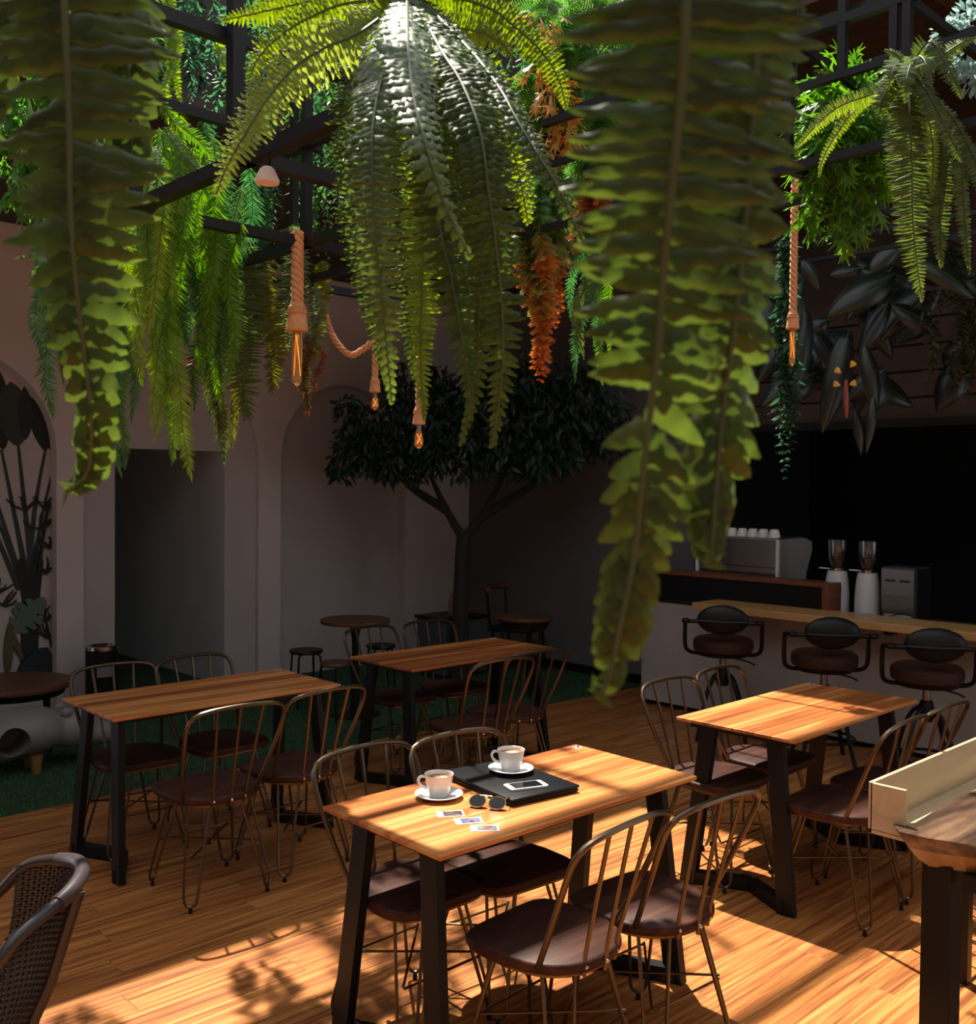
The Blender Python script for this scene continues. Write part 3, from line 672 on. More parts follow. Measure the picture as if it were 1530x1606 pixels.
for x, y in ((3.115, 1.255), (3.115, .35), (4.35, 1.21), (4.35, .35)):
    MB().box((x-3.8, y-.75, .325), (.088, .088, .65), bev=.003).build('leg', 'black', le)
for x in (3.115, 4.35): MB().box((x-3.8, .78-.75, .615), (.07, .80, .05)).build('rail', 'black', le)
tr = thing('pale_trough', 'pale wooden planter trough beside the walnut table', 'planter', (3.045, 1.335, 0))
z0, z1 = .70, .862
MB().box((.85, .0625, z0+.008), (1.7, .125, .016), bev=.002).build('bottom_board', 'pale', tr)
MB().box((.85, .118, (z0+z1)/2), (1.7, .014, z1-z0), bev=.002).build('side_board', 'pale', tr)
MB().box((.007, .0625, (z0+z1)/2+.004), (.014, .112, z1-z0-.012), bev=.002).build('end_board', 'pale', tr)
MB().box((1.69, .0625, (z0+z1)/2), (.014, .112, z1-z0-.01), bev=.002).build('end_board', 'pale', tr)
for x in (.70, 1.55):
    MB().box((x, .09, .35), (.04, .04, .70)).build('post', 'black', tr)

# ------------------------------------------------------------------ rattan armchair, lower left
ac = thing('rattan_armchair', 'dark rattan armchair with tubular arms at the lower left', 'armchair', (.715, 2.62, 0), math.radians(0))
# local frame: sits facing direction fd, back towards the camera's right
fd = Vector((-.93, .36, 0)).normalized(); sd = Vector((-fd.y, fd.x, 0))
def L_(f, s, z): q = fd*f+sd*s; return Vector((q.x, q.y, z))
bt = lambda s: L_(-.29+.17*(abs(s)/.24)**2.2, s, .80-.045*(s/.24)**2); bb = lambda s: L_(-.15+.10*(s/.24)**2, s*.95, .40)
NS, NT = 40, 52
bk = MB()
def bpt(i, j, off=0.0):
    s = (i/NS-.5)*.46; t = j/NT; a, b_ = bt(s), bb(s); q = a.lerp(b_, t); q = q-fd*.02*math.sin(PI*t); return q+fd*off
for j in range(NT+1):                      # woven strands: horizontals weave over and under the uprights
    bk.tube([bpt(i, j, .0035*(1 if (i+j) % 2 else -1)) for i in range(NS+1)], .0030, 5)
for i in range(0, NS+1):
    bk.tube([bpt(i, j, .003*(-1 if (i+j) % 2 else 1)) for j in range(0, NT+1)], .0028, 4)
bk.build('woven_back', 'wicker', ac, True)
st_ = MB()
for j in range(26):
    f = -.13+.42*j/25; st_.tube([L_(f, (k/20-.5)*.44, .41+.004*(1 if (k+j) % 2 else -1)) for k in range(21)], .0058, 5)
for k in range(22): st_.tube([L_(-.13+.42*j/25, (k/21-.5)*.44, .41-.004*(1 if (k+j) % 2 else -1)) for j in range(26)], .005, 4)
st_.build('woven_seat', 'wicker', ac, True)
ap = [L_(.20, .27, .555), L_(.05, .275, .605), L_(-.08, .262, .675), L_(-.16, .225, .757), L_(-.26, .12, .795), L_(-.295, 0, .808), L_(-.26, -.12, .795), L_(-.16, -.225, .757), L_(-.08, -.262, .675), L_(.05, -.275, .605), L_(.20, -.27, .555)]
MB().tube(curve(ap, 60), .0155, 10).build('arm_rail', 'wicker', ac, True)
MB().tube(curve(ap, 61)[23:38], .0195, 10).build('rail_wrap', plain('rattan_wrap', (.05, .040, .044), .3), ac, True)
MB().tube([L_(-.13, s, .41) for s in (-.235, .235)], .014, 8).build('seat_rail', 'wicker', ac, True)
for s in (-1, 1):
    MB().tube(curve([L_(.20, s*.27, .555), L_(.25, s*.262, .51), L_(.255, s*.255, .40), L_(.27, s*.26, .01)], 20), .015, 8).build('front_leg', 'wicker', ac, True)
    MB().tube(curve([L_(-.285, s*.10, .795), L_(-.225, s*.11, .60), L_(-.165, s*.13, .41), L_(-.20, s*.19, .01)], 20), .0165, 8).build('back_leg', 'wicker', ac, True)
    MB().tube([L_(-.13, s*.235, .405), L_(.255, s*.255, .405)], .013, 8).build('seat_rail', 'wicker', ac, True)

# ------------------------------------------------------------------ hippo statue
hp_ = thing('hippo_statue', 'grey hippo statue with a round hole through its body', 'statue', (2.20, 6.42, 0))
ax = Vector((.80, .60, 0)).normalized(); ax = Vector(((at(150, 1150, 6.6)-at(20, 1150, 6.3))[0], (at(150, 1150, 6.6)-at(20, 1150, 6.3))[1], 0)).normalized()
Rz = Matrix.Rotation(math.atan2(ax.y, ax.x), 3, 'Z')
bb_ = MB()
for c, r in [((-.30, 0, .235), (.46, .20, .165)), ((-.02, 0, .25), (.26, .19, .15)), ((-.55, 0, .235), (.28, .20, .16)), ((.26, 0, .235), (.18, .135, .125)), ((.40, 0, .195), (.13, .115, .09)), ((.46, 0, .175), (.08, .10, .075))]:
    bb_.ball(Rz @ Vector(c), r, 28, 18, Rz)
bo = bb_.build('body', 'hippo', hp_, True)
md = bo.modifiers.new('r', 'REMESH'); md.mode = 'VOXEL'; md.voxel_size = .014
ms = bo.modifiers.new('s', 'SMOOTH'); ms.iterations = 10; ms.factor = .6
cu = MB(); cu.lathe([(.090, -.12), (.090, .5)], 40, (0, 0, 0)); cut = bpy.data.objects.new('cutter', cu.mesh('cutter', M['hippo'])); COL.objects.link(cut)
cut.matrix_world = Matrix.Translation(Vector((2.20, 6.42, .222))+(Rz @ Vector((-.12, 0, 0)))) @ (Rz.to_4x4() @ Matrix.Rotation(PI/2, 4, 'X'))
mb_ = bo.modifiers.new('b', 'BOOLEAN'); mb_.object = cut; mb_.operation = 'DIFFERENCE'; mb_.solver = 'EXACT'
bpy.context.view_layer.update(); dg = bpy.context.evaluated_depsgraph_get()
nm = bpy.data.meshes.new_from_object(bo.evaluated_get(dg)); bo.modifiers.clear(); bo.data = nm; bpy.data.objects.remove(cut)
nm.polygons.foreach_set('use_smooth', [True]*len(nm.polygons)); nm.set_sharp_from_angle(angle=math.radians(35))
for s in (-1, 1):
    MB().ball(Rz @ Vector((.20, s*.085, .352)), (.035, .016, .030), 12, 8, Rz).build('ear', 'hippo', hp_, True)
    MB().ball(Rz @ Vector((.335, s*.103, .262)), .012, 10, 8).build('eye', 'black', hp_, True)
    MB().ball(Rz @ Vector((.515, s*.045, .215)), (.012, .012, .01), 8, 6).build('nostril', 'black', hp_, True)
    for f in (-.55, .02): MB().lathe([(.026, 0), (.040, .12)], 12, Rz @ Vector((f, s*.10, 0))).build('leg', 'hippoleg', hp_, True)

# ------------------------------------------------------------------ bin, round tables, stools
p = aty(160, 1040, 7.62)
bn = thing('litter_bin', 'black cylindrical bin with a steel ashtray top beside the doorway', 'bin', (p[0], 7.62, 0))
MB().lathe([(.12, 0), (.12, .50), (.115, .505), (0, .505)], 28).build('drum', 'black', bn, True)
MB().lathe([(.122, .505), (.122, .53), (.10, .535), (.085, .515), (0, .512)], 28).build('ashtray', 'chrome', bn, True)
MB().box((-.03, -.12, .36), (.12, .012, .10)).build('slot_plate', 'steel', bn)
def round_table(loc, z, r, lb, legs=None, th=.028):
    t = thing('round_table', lb, 'table', (*loc, 0), 0, 'round dark tables')
    MB().lathe([(0, z-th), (r-.006, z-th), (r, z-th*.5), (r-.004, z), (0, z)], 40).build('tabletop', 'darkwood', t, True)
    if legs:
        MB().lathe([(r*.86, z-th-.05), (r*.9, z-th)], 32).build('apron', 'black', t, True)
        for k in range(legs):
            a = 2*PI*k/legs+.5; MB().tube([(r*.78*math.cos(a), r*.78*math.sin(a), z-th), (r*.84*math.cos(a), r*.84*math.sin(a), 0.008)], .013, 8).build('leg', 'black', t, True)
    else:
        MB().lathe([(.05, z-th-.02), (.055, z-th), ], 16).build('top_plate', 'black', t)
        MB().lathe([(.038, .03), (.026, .2), (.026, z-.16), (.045, z-th-.02)], 16).build('pedestal', 'black', t, True)
        MB().lathe([(.20, 0), (.20, .012), (.06, .03), (.04, .035)], 28).build('base', 'black', t, True)
    return t
p = atz(557, 971, .74); round_table((p[0], p[1]), .74, .272, 'small round pedestal table in front of the plain arch')
p = atz(18, 1069, .45); round_table((p[0], p[1]), .45, .38, 'low round dark table behind the hippo statue', 4, .035)
p = atz(822, 966, .72); round_table((p[0], p[1]), .72, .235, 'round dark table under the right side of the tree', 3)
def stool(loc, z, r, top, lb):
    t = thing('low_stool', lb, 'stool', (*loc, 0), rnd.uniform(0, 1), 'low round stools')
    MB().lathe([(0, z-.03), (r-.008, z-.03), (r, z-.018), (r-.006, z-.003), (0, z)], 30).build('seat', top, t, True)
    for k in range(4):
        a = 2*PI*k/4+.4; c, s_ = math.cos(a), math.sin(a)
        MB().tube(curve([(r*.5*c, r*.5*s_, z-.035), (r*.86*c, r*.86*s_, z-.04), (r*.95*c, r*.95*s_, z-.09), (r*1.08*c, r*1.08*s_, .008)], 14), .009, 6).build('leg', 'black', t, True)
p = atz(480, 1018, .46); stool((p[0], p[1]), .46, .135, 'blackpad', 'low black stool standing in front of the plain arch wall')
p = atz(527, 1037, .45); stool((p[0], p[1]), .45, .125, 'darkwood', 'low stool with brown wooden seat beside the round pedestal table')
p = atz(597, 1010, .46); stool((p[0], p[1]), .46, .125, 'blackpad', 'low black stool behind the round pedestal table')
# dark lounge chair and a small cabinet in the dim corner
p = atz(812, 1000, .45); lc = thing('corner_chair', 'black chair with a brown curved back rail in the dim corner', 'chair', (p[0]+.55, p[1]+.55, 0), math.radians(200))
MB().box((0, 0, .43), (.44, .44, .05), bev=.02).build('seat', 'blackpad', lc, True)
for sx in (-1, 1):
    for sy in (-1, 1): MB().tube([(sx*.18, sy*.18, .42), (sx*.20, sy*.20, .008)], .014, 8).build('leg', 'black', lc, True)
    MB().tube([(sx*.19, -.2, .42), (sx*.20, -.24, .80)], .013, 8).build('back_post', 'black', lc, True)
MB().tube(curve([(-.21, -.21, .80), (-.12, -.27, .81), (0, -.285, .815), (.12, -.27, .81), (.21, -.21, .80)], 20), [.03]*20, 10).build('back_rail', 'darkwood', lc, True)
p = atz(700, 1010, .40); cbx = thing('side_cabinet', 'low dark grey cabinet behind the farthest table', 'cabinet', (p[0]+.5, p[1]+.5, 0), 0)
MB().box((0, 0, .29), (.52, .40, .50), bev=.006).build('body', plain('cabinet_grey', (.06, .062, .068), .6), cbx)
MB().box((0, 0, .555), (.56, .44, .03), bev=.006).build('top', 'black', cbx)
for sx in (-1, 1):
    for sy in (-1, 1): MB().box((sx*.22, sy*.16, .02), (.04, .04, .04)).build('foot', 'black', cbx)
bt_ = MB().lathe([(.0, 0), (.03, 0), (.032, .08), (.028, .13), (.012, .17), (.012, .21), (0, .21)], 16).build('bottle', plain('tan_bottle', (.20, .10, .05), .4), None, True, (p[0]+.45, p[1]+.45, .57))
tag(bt_, 'small tan bottle standing on the low grey cabinet', 'bottle')

# ------------------------------------------------------------------ plant helpers
def leaf_shape(prof, wave=0.0, fold=0.1, bend=0.0, seed=0):
    """unit leaf along +X; prof = list of (s, half width); three points per station"""
    r = np.random.default_rng(seed); V = []; F = []
    n = len(prof); ph = r.uniform(0, 6)
    for i, (s, h) in enumerate(prof):
        zb = -bend*s*s
        V += [(s, h, zb-fold*h*2+wave*math.sin(5*PI*s+ph)), (s, 0, zb), (s, -h, zb-fold*h*2+wave*math.sin(5*PI*s+ph+1.3))]
    for i in range(n-1):
        a = 3*i; F += [(a, a+1, a+4, a+3), (a+1, a+2, a+5, a+4)]
    return np.array(V), F
def prof_fern(seed, seg=8, tipw=.10):
    r = np.random.default_rng(seed); out = []
    for i in range(seg+1):
        s = i/seg; h = 0.5*(1-s**2.6)**0.75*(0.80+0.28*math.exp(-((s-.12)/.16)**2)) + tipw*.4*(s > .95)
        if 0 < i < seg: h *= 1+r.uniform(-.10, .10)
        if i == 0: h = 0.30
        out.append((s, max(.015, h)))
    return out
FERN = [leaf_shape(prof_fern(k), wave=.085, fold=.12, bend=.10+.05*k, seed=k) for k in range(4)]
FERNLOW = [leaf_shape(prof_fern(k, 4), wave=.03, fold=.10, bend=.10+.05*k, seed=k) for k in range(3)]
def prof_near(seed):
    r = np.random.default_rng(seed); out = []
    for i in range(13):
        s = i/12; h = 0.5*(1-s**2.3)**0.75*(0.82+.22*math.exp(-((s-.10)/.14)**2)); h *= 1+.07*math.sin(i*2.4+seed)+r.uniform(-.05, .05)
        out.append((s, max(.04, h*1.08) if i else .28))
    return out
NEAR = [leaf_shape(prof_near(k), wave=.03, fold=.08, bend=.10+.07*k, seed=k) for k in range(5)]
NEEDLE = [leaf_shape([(0, .35), (.4, .5), (1, .05)], fold=.05, bend=.12+.1*k, seed=k) for k in range(3)]
OVAL = [leaf_shape([(0, .06), (.25, .42), (.6, .42), (1, .03)], fold=.12, bend=.25+.15*k, seed=k) for k in range(3)]
FORK = []
for k in range(3):            # forked frond tip like a small antler
    V = []; F = []
    def spur(a, b, w0, w1):
        a, b = np.array(a, float), np.array(b, float); d = b-a; n = np.array([-d[1], d[0], 0]); n /= np.linalg.norm(n); i = len(V)
        V.extend([a+n*w0, a-n*w0, b-n*w1, b+n*w1]); F.append((i, i+1, i+2, i+3))
    spur((0, 0, 0), (.45, 0, .02), .05, .09)
    for ang, ln in ((-.75, .42), (-.3, .55), (.15, .58), (.6, .45)):
        m_ = (.45+ln*.55*math.cos(ang), ln*.55*math.sin(ang), .03-.1*k*ln); spur((.43, 0, .02), m_, .06, .045)
        spur(m_, (.45+ln*math.cos(ang*1.35), ln*math.sin(ang*1.35), -.05-.1*k*ln), .045, .015)
    FORK.append((np.array(V), F))
def frames(P, nref):
    T = np.gradient(P, axis=0); T /= np.linalg.norm(T, axis=1, keepdims=True)
    N = np.asarray(nref, float); N = np.broadcast_to(N, T.shape)
    N = N-(N*T).sum(1, keepdims=True)*T; N /= np.linalg.norm(N, axis=1, keepdims=True)+1e-9
    return T, np.cross(T, N), N
def mats_frond(P, nref, half, pairs, over=1.2, fwd=.12, droop=.12, jit=.06, taper=None, seed=0, start=0.0, side_scale=(1, 1), drop=0.0, tipstart=.82, fused=False):
    """transforms of the leaflets of one frond: half(s) is the half width in metres"""
    r = np.random.default_rng(seed); n = len(P); T, Lr, N = frames(P, nref)
    seg = np.linalg.norm(np.diff(P, axis=0), axis=1).sum(); out = []
    for i in range(pairs):
        for sd in (-1, 1):
            s = start+(1-start)*(i+.5+.25*sd)/pairs
            if drop and r.random() < drop: continue
            k = min(n-1, max(0, s*(n-1))); a = int(k); b = min(n-1, a+1); f = k-a
            p = P[a]*(1-f)+P[b]*f; t = T[a]*(1-f)+T[b]*f; l = Lr[a]; nn = N[a]
            h = half(s)*(1+r.normal(0, jit))*side_scale[0 if sd < 0 else 1]
            fa = fwd+(.9*max(0, s-tipstart)/(1-tipstart))+r.normal(0, jit)
            x = l*sd*math.cos(fa)+t*math.sin(fa)-nn*(droop+r.normal(0, jit)); x /= np.linalg.norm(x)
            y = t-(t@x)*x; y /= np.linalg.norm(y); 
            tw = r.normal(0, jit*2.2); z = np.cross(x, y); y = y*math.cos(tw)+z*math.sin(tw); z = np.cross(x, y)
            if z@nn < 0: y = -y; z = -z
            wd = seg*(1-start)/pairs*over*((.95+.75*max(0, s-.4)) if fused else (.55+.45*min(1, half(s)/half(.35))))
            m_ = np.eye(4); m_[:3, 0] = x*h; m_[:3, 1] = y*wd; m_[:3, 2] = z*h; m_[:3, 3] = p
            out.append(m_)
    return out
def joined(name, mats, shapes, tints, mat, parent=None, extra=None, kind=None):
    """one mesh of many leaves; tints: (n,3) leaf colours; extra: (MB, colour) added as stems"""
    r = np.random.default_rng(len(mats)); vs = []; fs = []; cs = []; base = 0
    for i, m_ in enumerate(mats):
        V, F = shapes[int(r.integers(len(shapes)))]
        q = V@m_[:3, :3].T+m_[:3, 3]; vs.append(q); fs += [tuple(a+base for a in f) for f in F]
        cs.append(np.broadcast_to(np.append(tints[i], 1.0), (len(V), 4))); base += len(V)
    if extra:
        mb_, c = extra; vs.append(np.array(mb_.v)); fs += [tuple(a+base for a in f) for f in mb_.f]; cs.append(np.broadcast_to(np.append(c, 1.0), (len(mb_.v), 4)))
    vs = np.vstack(vs); cs = np.vstack(cs)
    me = bpy.data.meshes.new(name); me.from_pydata(vs.tolist(), [], fs); me.materials.append(M[mat] if isinstance(mat, str) else mat)
    ca = me.color_attributes.new('tint', 'FLOAT_COLOR', 'POINT'); ca.data.foreach_set('color', cs.astype(np.float32).ravel())
    me.polygons.foreach_set('use_smooth', [True]*len(fs)); me.update()
    o = bpy.data.objects.new(name, me); COL.objects.link(o)
    if parent is not None: o.parent = parent; o.matrix_parent_inverse = Matrix.Translation(-Vector(parent.location))
    if kind: o['kind'] = kind
    return o
def shades(n, a, b, seed=0, s0=None, s1=None, frac=None):
    r = np.random.default_rng(seed); t = r.random((n, 1)); return np.array(a)*(1-t)+np.array(b)*t
LEAFMESH = {}
def leaf_objects(mats, shapes, key, mat, parent):
    if key not in LEAFMESH:
        L = []
        for V, F in shapes:
            me = bpy.data.meshes.new('leaflet'); me.from_pydata(V.tolist(), [], F); me.materials.append(M[mat]); me.polygons.foreach_set('use_smooth', [True]*len(F)); me.update(); L.append(me)
        LEAFMESH[key] = L
    for m_ in mats:
        o = bpy.data.objects.new('leaflet', rnd.choice(LEAFMESH[key])); COL.objects.link(o); o.parent = parent
        o.matrix_basis = Matrix(m_.tolist())
def rachis(P, r0, r1, seg=6):
    return MB().tube([tuple(q) for q in P], list(np.linspace(r0, r1, len(P))), seg)
def world_child(b, name, mat, parent):
    o = b.build(name, mat, None, True); o.parent = parent; o.matrix_parent_inverse = Matrix.Translation(-Vector(parent.location)); return o
def path(pts, n=40): return curve([at(*p) for p in pts], n)
def profile(h, peak=.25, base=.6, tip=.10, pw=1.0):
    def f(s):
        if s < peak: return h*(base+(1-base)*math.sin(PI/2*s/peak))
        t = (s-peak)/(1-peak); return h*(tip+(1-tip)*(1-t**(2.4*pw))**.85)
    return f
TOCAM = -cF
def boston(root, pts, hw, pairs, mat='fern', objs=False, key='fern', low=False, tint=None, droop=.12, over=1.25, side=0.0, peak=.3, base=.55, seed=0, up=.35, shapes=None, tip=.12):
    """one fern frond as a part: midrib mesh with its leaflets below it"""
    P = path(pts, 48); d = np.mean([p[2] for p in pts]); h = hw/FPX*d
    nref = TOCAM+np.array([0, 0, up])+cR*side
    fr = world_child(rachis(P, .0032 if not low else .0022, .0010), 'frond', 'stem' if not low else 'stemdark', root)
    ms = mats_frond(P, nref, profile(h, peak, base, tip), pairs, over=over, droop=droop, seed=seed)
    if objs:
        leaf_objects(ms, shapes or FERN, key, mat, fr)
    else:
        a, b = tint or ((.045, .10, .012), (.10, .19, .03))
        lo = joined('leaflets', ms, FERNLOW if low else FERN, shades(len(ms), a, b, seed), 'foliage', None, kind='stuff')
        lo.parent = fr
    return fr

# ------------------------------------------------------------------ the big fern hanging above the cup table's side of the room
q = at(640, -20, 1.85)
cf = thing('hanging_fern', 'large arching green fern hanging at the top centre', 'fern', tuple(q), 0, 'hanging ferns')
world_child(MB().ball(q+np.array([0, 0, .03]), (.07, .07, .05), 14, 10), 'root_clump', 'bark', cf)
D = 1.85
FR = [  # pixel path with depth, half width (px), leaflet pairs, separate leaflets?
 ([(634, -5, 1.8), (606, 95, 1.68), (585, 197, 1.66), (586, 322, 1.68), (597, 455, 1.70), (607, 555, 1.72), (614, 632, 1.74)], 56, 62, True, -.15),
 ([(638, -5, 1.8), (640, 80, 1.62), (650, 160, 1.58), (668, 230, 1.58), (690, 300, 1.60), (712, 355, 1.62), (738, 404, 1.64)], 52, 40, True, .25),
 ([(650, 0, 1.82), (690, 76, 1.72), (723, 129, 1.70), (752, 205, 1.70), (766, 300, 1.72), (779, 400, 1.74), (788, 500, 1.76), (786, 597, 1.78), (772, 700, 1.80)], 58, 66, False, .1),
 ([(660, 0, 1.85), (738, 80, 1.78), (784, 140, 1.76), (806, 180, 1.75), (838, 235, 1.75), (876, 296, 1.76), (901, 352, 1.77), (926, 398, 1.78)], 40, 46, False, .35),
 ([(645, 0, 1.9), (655, 120, 1.92), (660, 230, 1.92), (663, 341, 1.92), (662, 455, 1.92), (659, 557, 1.93), (665, 658, 1.94)], 38, 62, False, 0),
 ([(650, 0, 1.9), (672, 180, 1.84), (690, 360, 1.82), (706, 430, 1.82), (724, 530, 1.82), (734, 597, 1.82), (738, 655, 1.83)], 48, 60, False, .1),
 ([(655, 0, 1.9), (730, 110, 1.86), (752, 250, 1.86), (757, 380, 1.86), (752, 480, 1.86), (745, 600, 1.87), (722, 698, 1.88)], 42, 58, False, -.1),
 ([(632, 0, 1.88), (564, 50, 1.80), (503, 78, 1.76), (456, 110, 1.73), (417, 158, 1.71), (382, 214, 1.70), (355, 262, 1.70), (339, 305, 1.70)], 38, 44, True, -.3),
 ([(625, 0, 1.95), (540, 6, 1.92), (471, 35, 1.90), (430, 64, 1.88), (403, 94, 1.87), (388, 130, 1.86)], 26, 34, False, -.3),
 ([(620, -10, 2.0), (530, -6, 2.0), (450, 10, 2.0), (395, 22, 2.0), (348, 32, 2.0)], 24, 34, False, -.3),
 ([(650, -5, 1.95), (720, -2, 1.94), (770, 14, 1.92), (805, 40, 1.91), (848, 80, 1.90), (876, 125, 1.90), (888, 170, 1.90)], 26, 38, False, .3),
 ([(650, 10, 1.9), (705, 40, 1.9), (750, 50, 1.9), (785, 66, 1.9), (802, 88, 1.9)], 20, 24, False, .3),
 ([(655, 20, 2.0), (745, 110, 2.0), (792, 200, 2.0), (815, 280, 2.0), (828, 350, 2.0)], 34, 34, False, .2),
 ([(630, 20, 2.0), (560, 110, 1.98), (552, 240, 1.96), (566, 380, 1.96), (588, 500, 1.96), (604, 600, 1.96)], 40, 50, False, -.2),
 ([(640, 20, 2.05), (700, 160, 2.05), (722, 320, 2.05), (735, 460, 2.05), (740, 600, 2.05)], 44, 52, False, 0),
 ([(640, 20, 2.05), (610, 160, 2.05), (625, 320, 2.05), (640, 460, 2.05), (648, 590, 2.05)], 40, 50, False, 0),
]
ARCHED = (7, 8, 9, 10, 11, 12)
M['fern_backlit'] = leafmat('fern_backlit_green', (0.13, 0.20, 0.03), (0.50, 0.62, 0.07), rough=0.38, trans=0.45, spec=0.5)  # paler fern green; backlight on the arching fronds put into leaf colour
for i, (pts, hw, pr_, ob, sd) in enumerate(FR):
    if i in (0, 1, 2, 3, 5, 6): pts = [(x, y, d-.02-.34*(1-math.exp(-max(0, y)/120))) for x, y, d in pts]
    boston(cf, pts, hw*(1.28 if i in ARCHED else 1.04), int(pr_*1.35) if not ob else int(pr_*1.3), objs=ob, side=sd*(0 if i in ARCHED else 1), seed=i+1, up=-.25 if i in ARCHED else .45, over=1.35, mat='fern_backlit' if i in ARCHED else 'fern', key='arch' if i in ARCHED else 'fern', droop=.02 if i in ARCHED else .12, tint=((.10, .17, .02), (.18, .27, .035)) if i in ARCHED else ((.09, .17, .02), (.16, .27, .035)) if i == 4 else ((.028, .056, .012), (.06, .105, .022)))  # tints carry the lit look of one inner frond and the backlit arches

# ------------------------------------------------------------------ the two near ferns
q = at(95, -230, .95)
nl = thing('hanging_fern', 'dark green fern hanging close to us at the left edge', 'fern', tuple(q), 0, 'hanging ferns')
def near_frond(root, pts, hfun, pairs, seed, sides=(1, 1), side=0.0, fwd=.05, over=1.55, drop=0.0, up=.1, rr_=(.0042, .0016)):
    P = path(pts, 60); d = np.mean([p[2] for p in pts])
    fr = world_child(rachis(P, *rr_, 8), 'frond', 'stem', root)
    ms = mats_frond(P, TOCAM+np.array([0, 0, up])+cR*side, lambda s: hfun(s)/FPX*d, pairs, over=over, fwd=fwd, droop=.10, jit=.09, seed=seed, side_scale=sides, drop=drop, tipstart=.55, fused=True)
    leaf_objects(ms, NEAR, 'near', 'fern_near', fr)
def tab(xs, ys): return lambda s: float(np.interp(s, xs, ys))
near_frond(nl, [(92, -230, .93), (101, 0, .93), (108, 168, .94), (111, 336, .95), (122, 470, .96), (133, 563, .97), (143, 658, .98), (141, 725, .99), (130, 752, .99), (104, 770, .99)],
           tab([0, .2, .42, .55, .66, .75, .82, .92, .96, 1], [125, 146, 138, 116, 90, 64, 50, 44, 26, 10]), 37, 3, (1.0, .92))
near_frond(nl, [(150, -230, 1.0), (180, -60, 1.0), (195, 60, 1.0), (205, 180, 1.0), (205, 270, 1.0)], tab([0, .5, 1], [90, 70, 30]), 16, 5, side=.3)
near_frond(nl, [(40, -230, 1.05), (10, -60, 1.05), (-8, 80, 1.05), (-20, 200, 1.05)], tab([0, .5, 1], [90, 80, 30]), 14, 6, side=-.3)
q = at(1090, -330, .62)
nf = thing('hanging_fern', 'dark green fern hanging closest to us, right of centre', 'fern', tuple(q), 0, 'hanging ferns')
near_frond(nf, [(1078, -330, .60), (1075, 0, .61), (1067, 152, .62), (1052, 303, .63), (1039, 436, .64), (1030, 560, .645), (1020, 640, .65), (1007, 755, .655), (995, 870, .66), (980, 946, .66), (957, 1050, .665), (944, 1090, .665)],
           tab([0, .2, .40, .52, .62, .68, .74, .80, .86, .93, 1], [170, 185, 162, 142, 108, 92, 78, 72, 64, 48, 16]), 48, 11, (1.12, .95), drop=.03)
near_frond(nf, [(1205, -300, .68), (1192, -50, .68), (1180, 150, .68), (1166, 350, .69), (1151, 500, .69), (1136, 620, .70), (1127, 712, .70), (1120, 797, .70), (1114, 880, .70)],
           tab([0, .3, .55, .75, .87, .95, 1], [84, 92, 90, 88, 76, 46, 18]), 40, 12, (1.0, 1.0), side=.2)

# ------------------------------------------------------------------ fern at the right, and the forked bush beside it
q = at(1425, 118, 2.45)
rf = thing('hanging_fern', 'green fern hanging at the upper right over the steel frame', 'fern', tuple(q), 0, 'hanging ferns')
world_child(MB().ball(q, (.022, .022, .03), 12, 8), 'root_clump', 'stemdark', rf)
RF = [([(1424, 130, 2.40), (1427, 190, 2.36), (1430, 260, 2.36), (1431, 341, 2.36), (1438, 417, 2.37), (1446, 471, 2.38)], 31, 46, .0),
      ([(1428, 112, 2.40), (1455, 145, 2.34), (1478, 190, 2.32), (1495, 225, 2.32), (1508, 252, 2.32)], 25, 28, .2),
      ([(1432, 95, 2.40), (1458, 66, 2.36), (1481, 95, 2.34), (1497, 125, 2.33), (1508, 152, 2.33)], 23, 24, .2),
      ([(1418, 105, 2.40), (1402, 125, 2.36), (1380, 160, 2.35), (1384, 180, 2.35), (1393, 200, 2.35)], 19, 20, -.2),
      ([(1415, 120, 2.42), (1370, 146, 2.38), (1314, 168, 2.36), (1274, 203, 2.35), (1248, 233, 2.35)], 15, 34, -.3),
      ([(1412, 130, 2.44), (1350, 163, 2.40), (1312, 210, 2.39), (1290, 250, 2.39), (1284, 278, 2.39)], 11, 28, -.2),
      ([(1440, 140, 2.50), (1458, 200, 2.50), (1463, 250, 2.50), (1461, 308, 2.50)], 13, 26, 0),
      ([(1440, 140, 2.55), (1474, 227, 2.55), (1474, 322, 2.55), (1476, 418, 2.55)], 25, 36, .1),
      ([(1445, 130, 2.50), (1500, 220, 2.50), (1511, 322, 2.50), (1520, 430, 2.50)], 18, 36, .2),
      ([(1430, 110, 2.45), (1470, 90, 2.45), (1505, 68, 2.45), (1532, 58, 2.45)], 16, 22, .1),
      ([(1420, 110, 2.45), (1405, 85, 2.45), (1388, 78, 2.45)], 14, 12, -.1),
      ([(1425, 112, 2.40), (1412, 96, 2.34), (1400, 110, 2.30), (1392, 140, 2.30)], 18, 16, 0),
      ([(1428, 108, 2.40), (1440, 88, 2.32), (1452, 100, 2.28), (1460, 135, 2.27)], 20, 18, 0),
      ([(1424, 112, 2.40), (1428, 100, 2.30), (1422, 120, 2.26), (1420, 160, 2.26)], 20, 18, 0),
      ([(1424, 130, 2.55), (1408, 220, 2.55), (1412, 300, 2.55), (1418, 370, 2.55)], 20, 30, 0),
      ([(1440, 140, 2.50), (1490, 180, 2.50), (1528, 250, 2.50), (1550, 330, 2.50)], 22, 26, .2)]
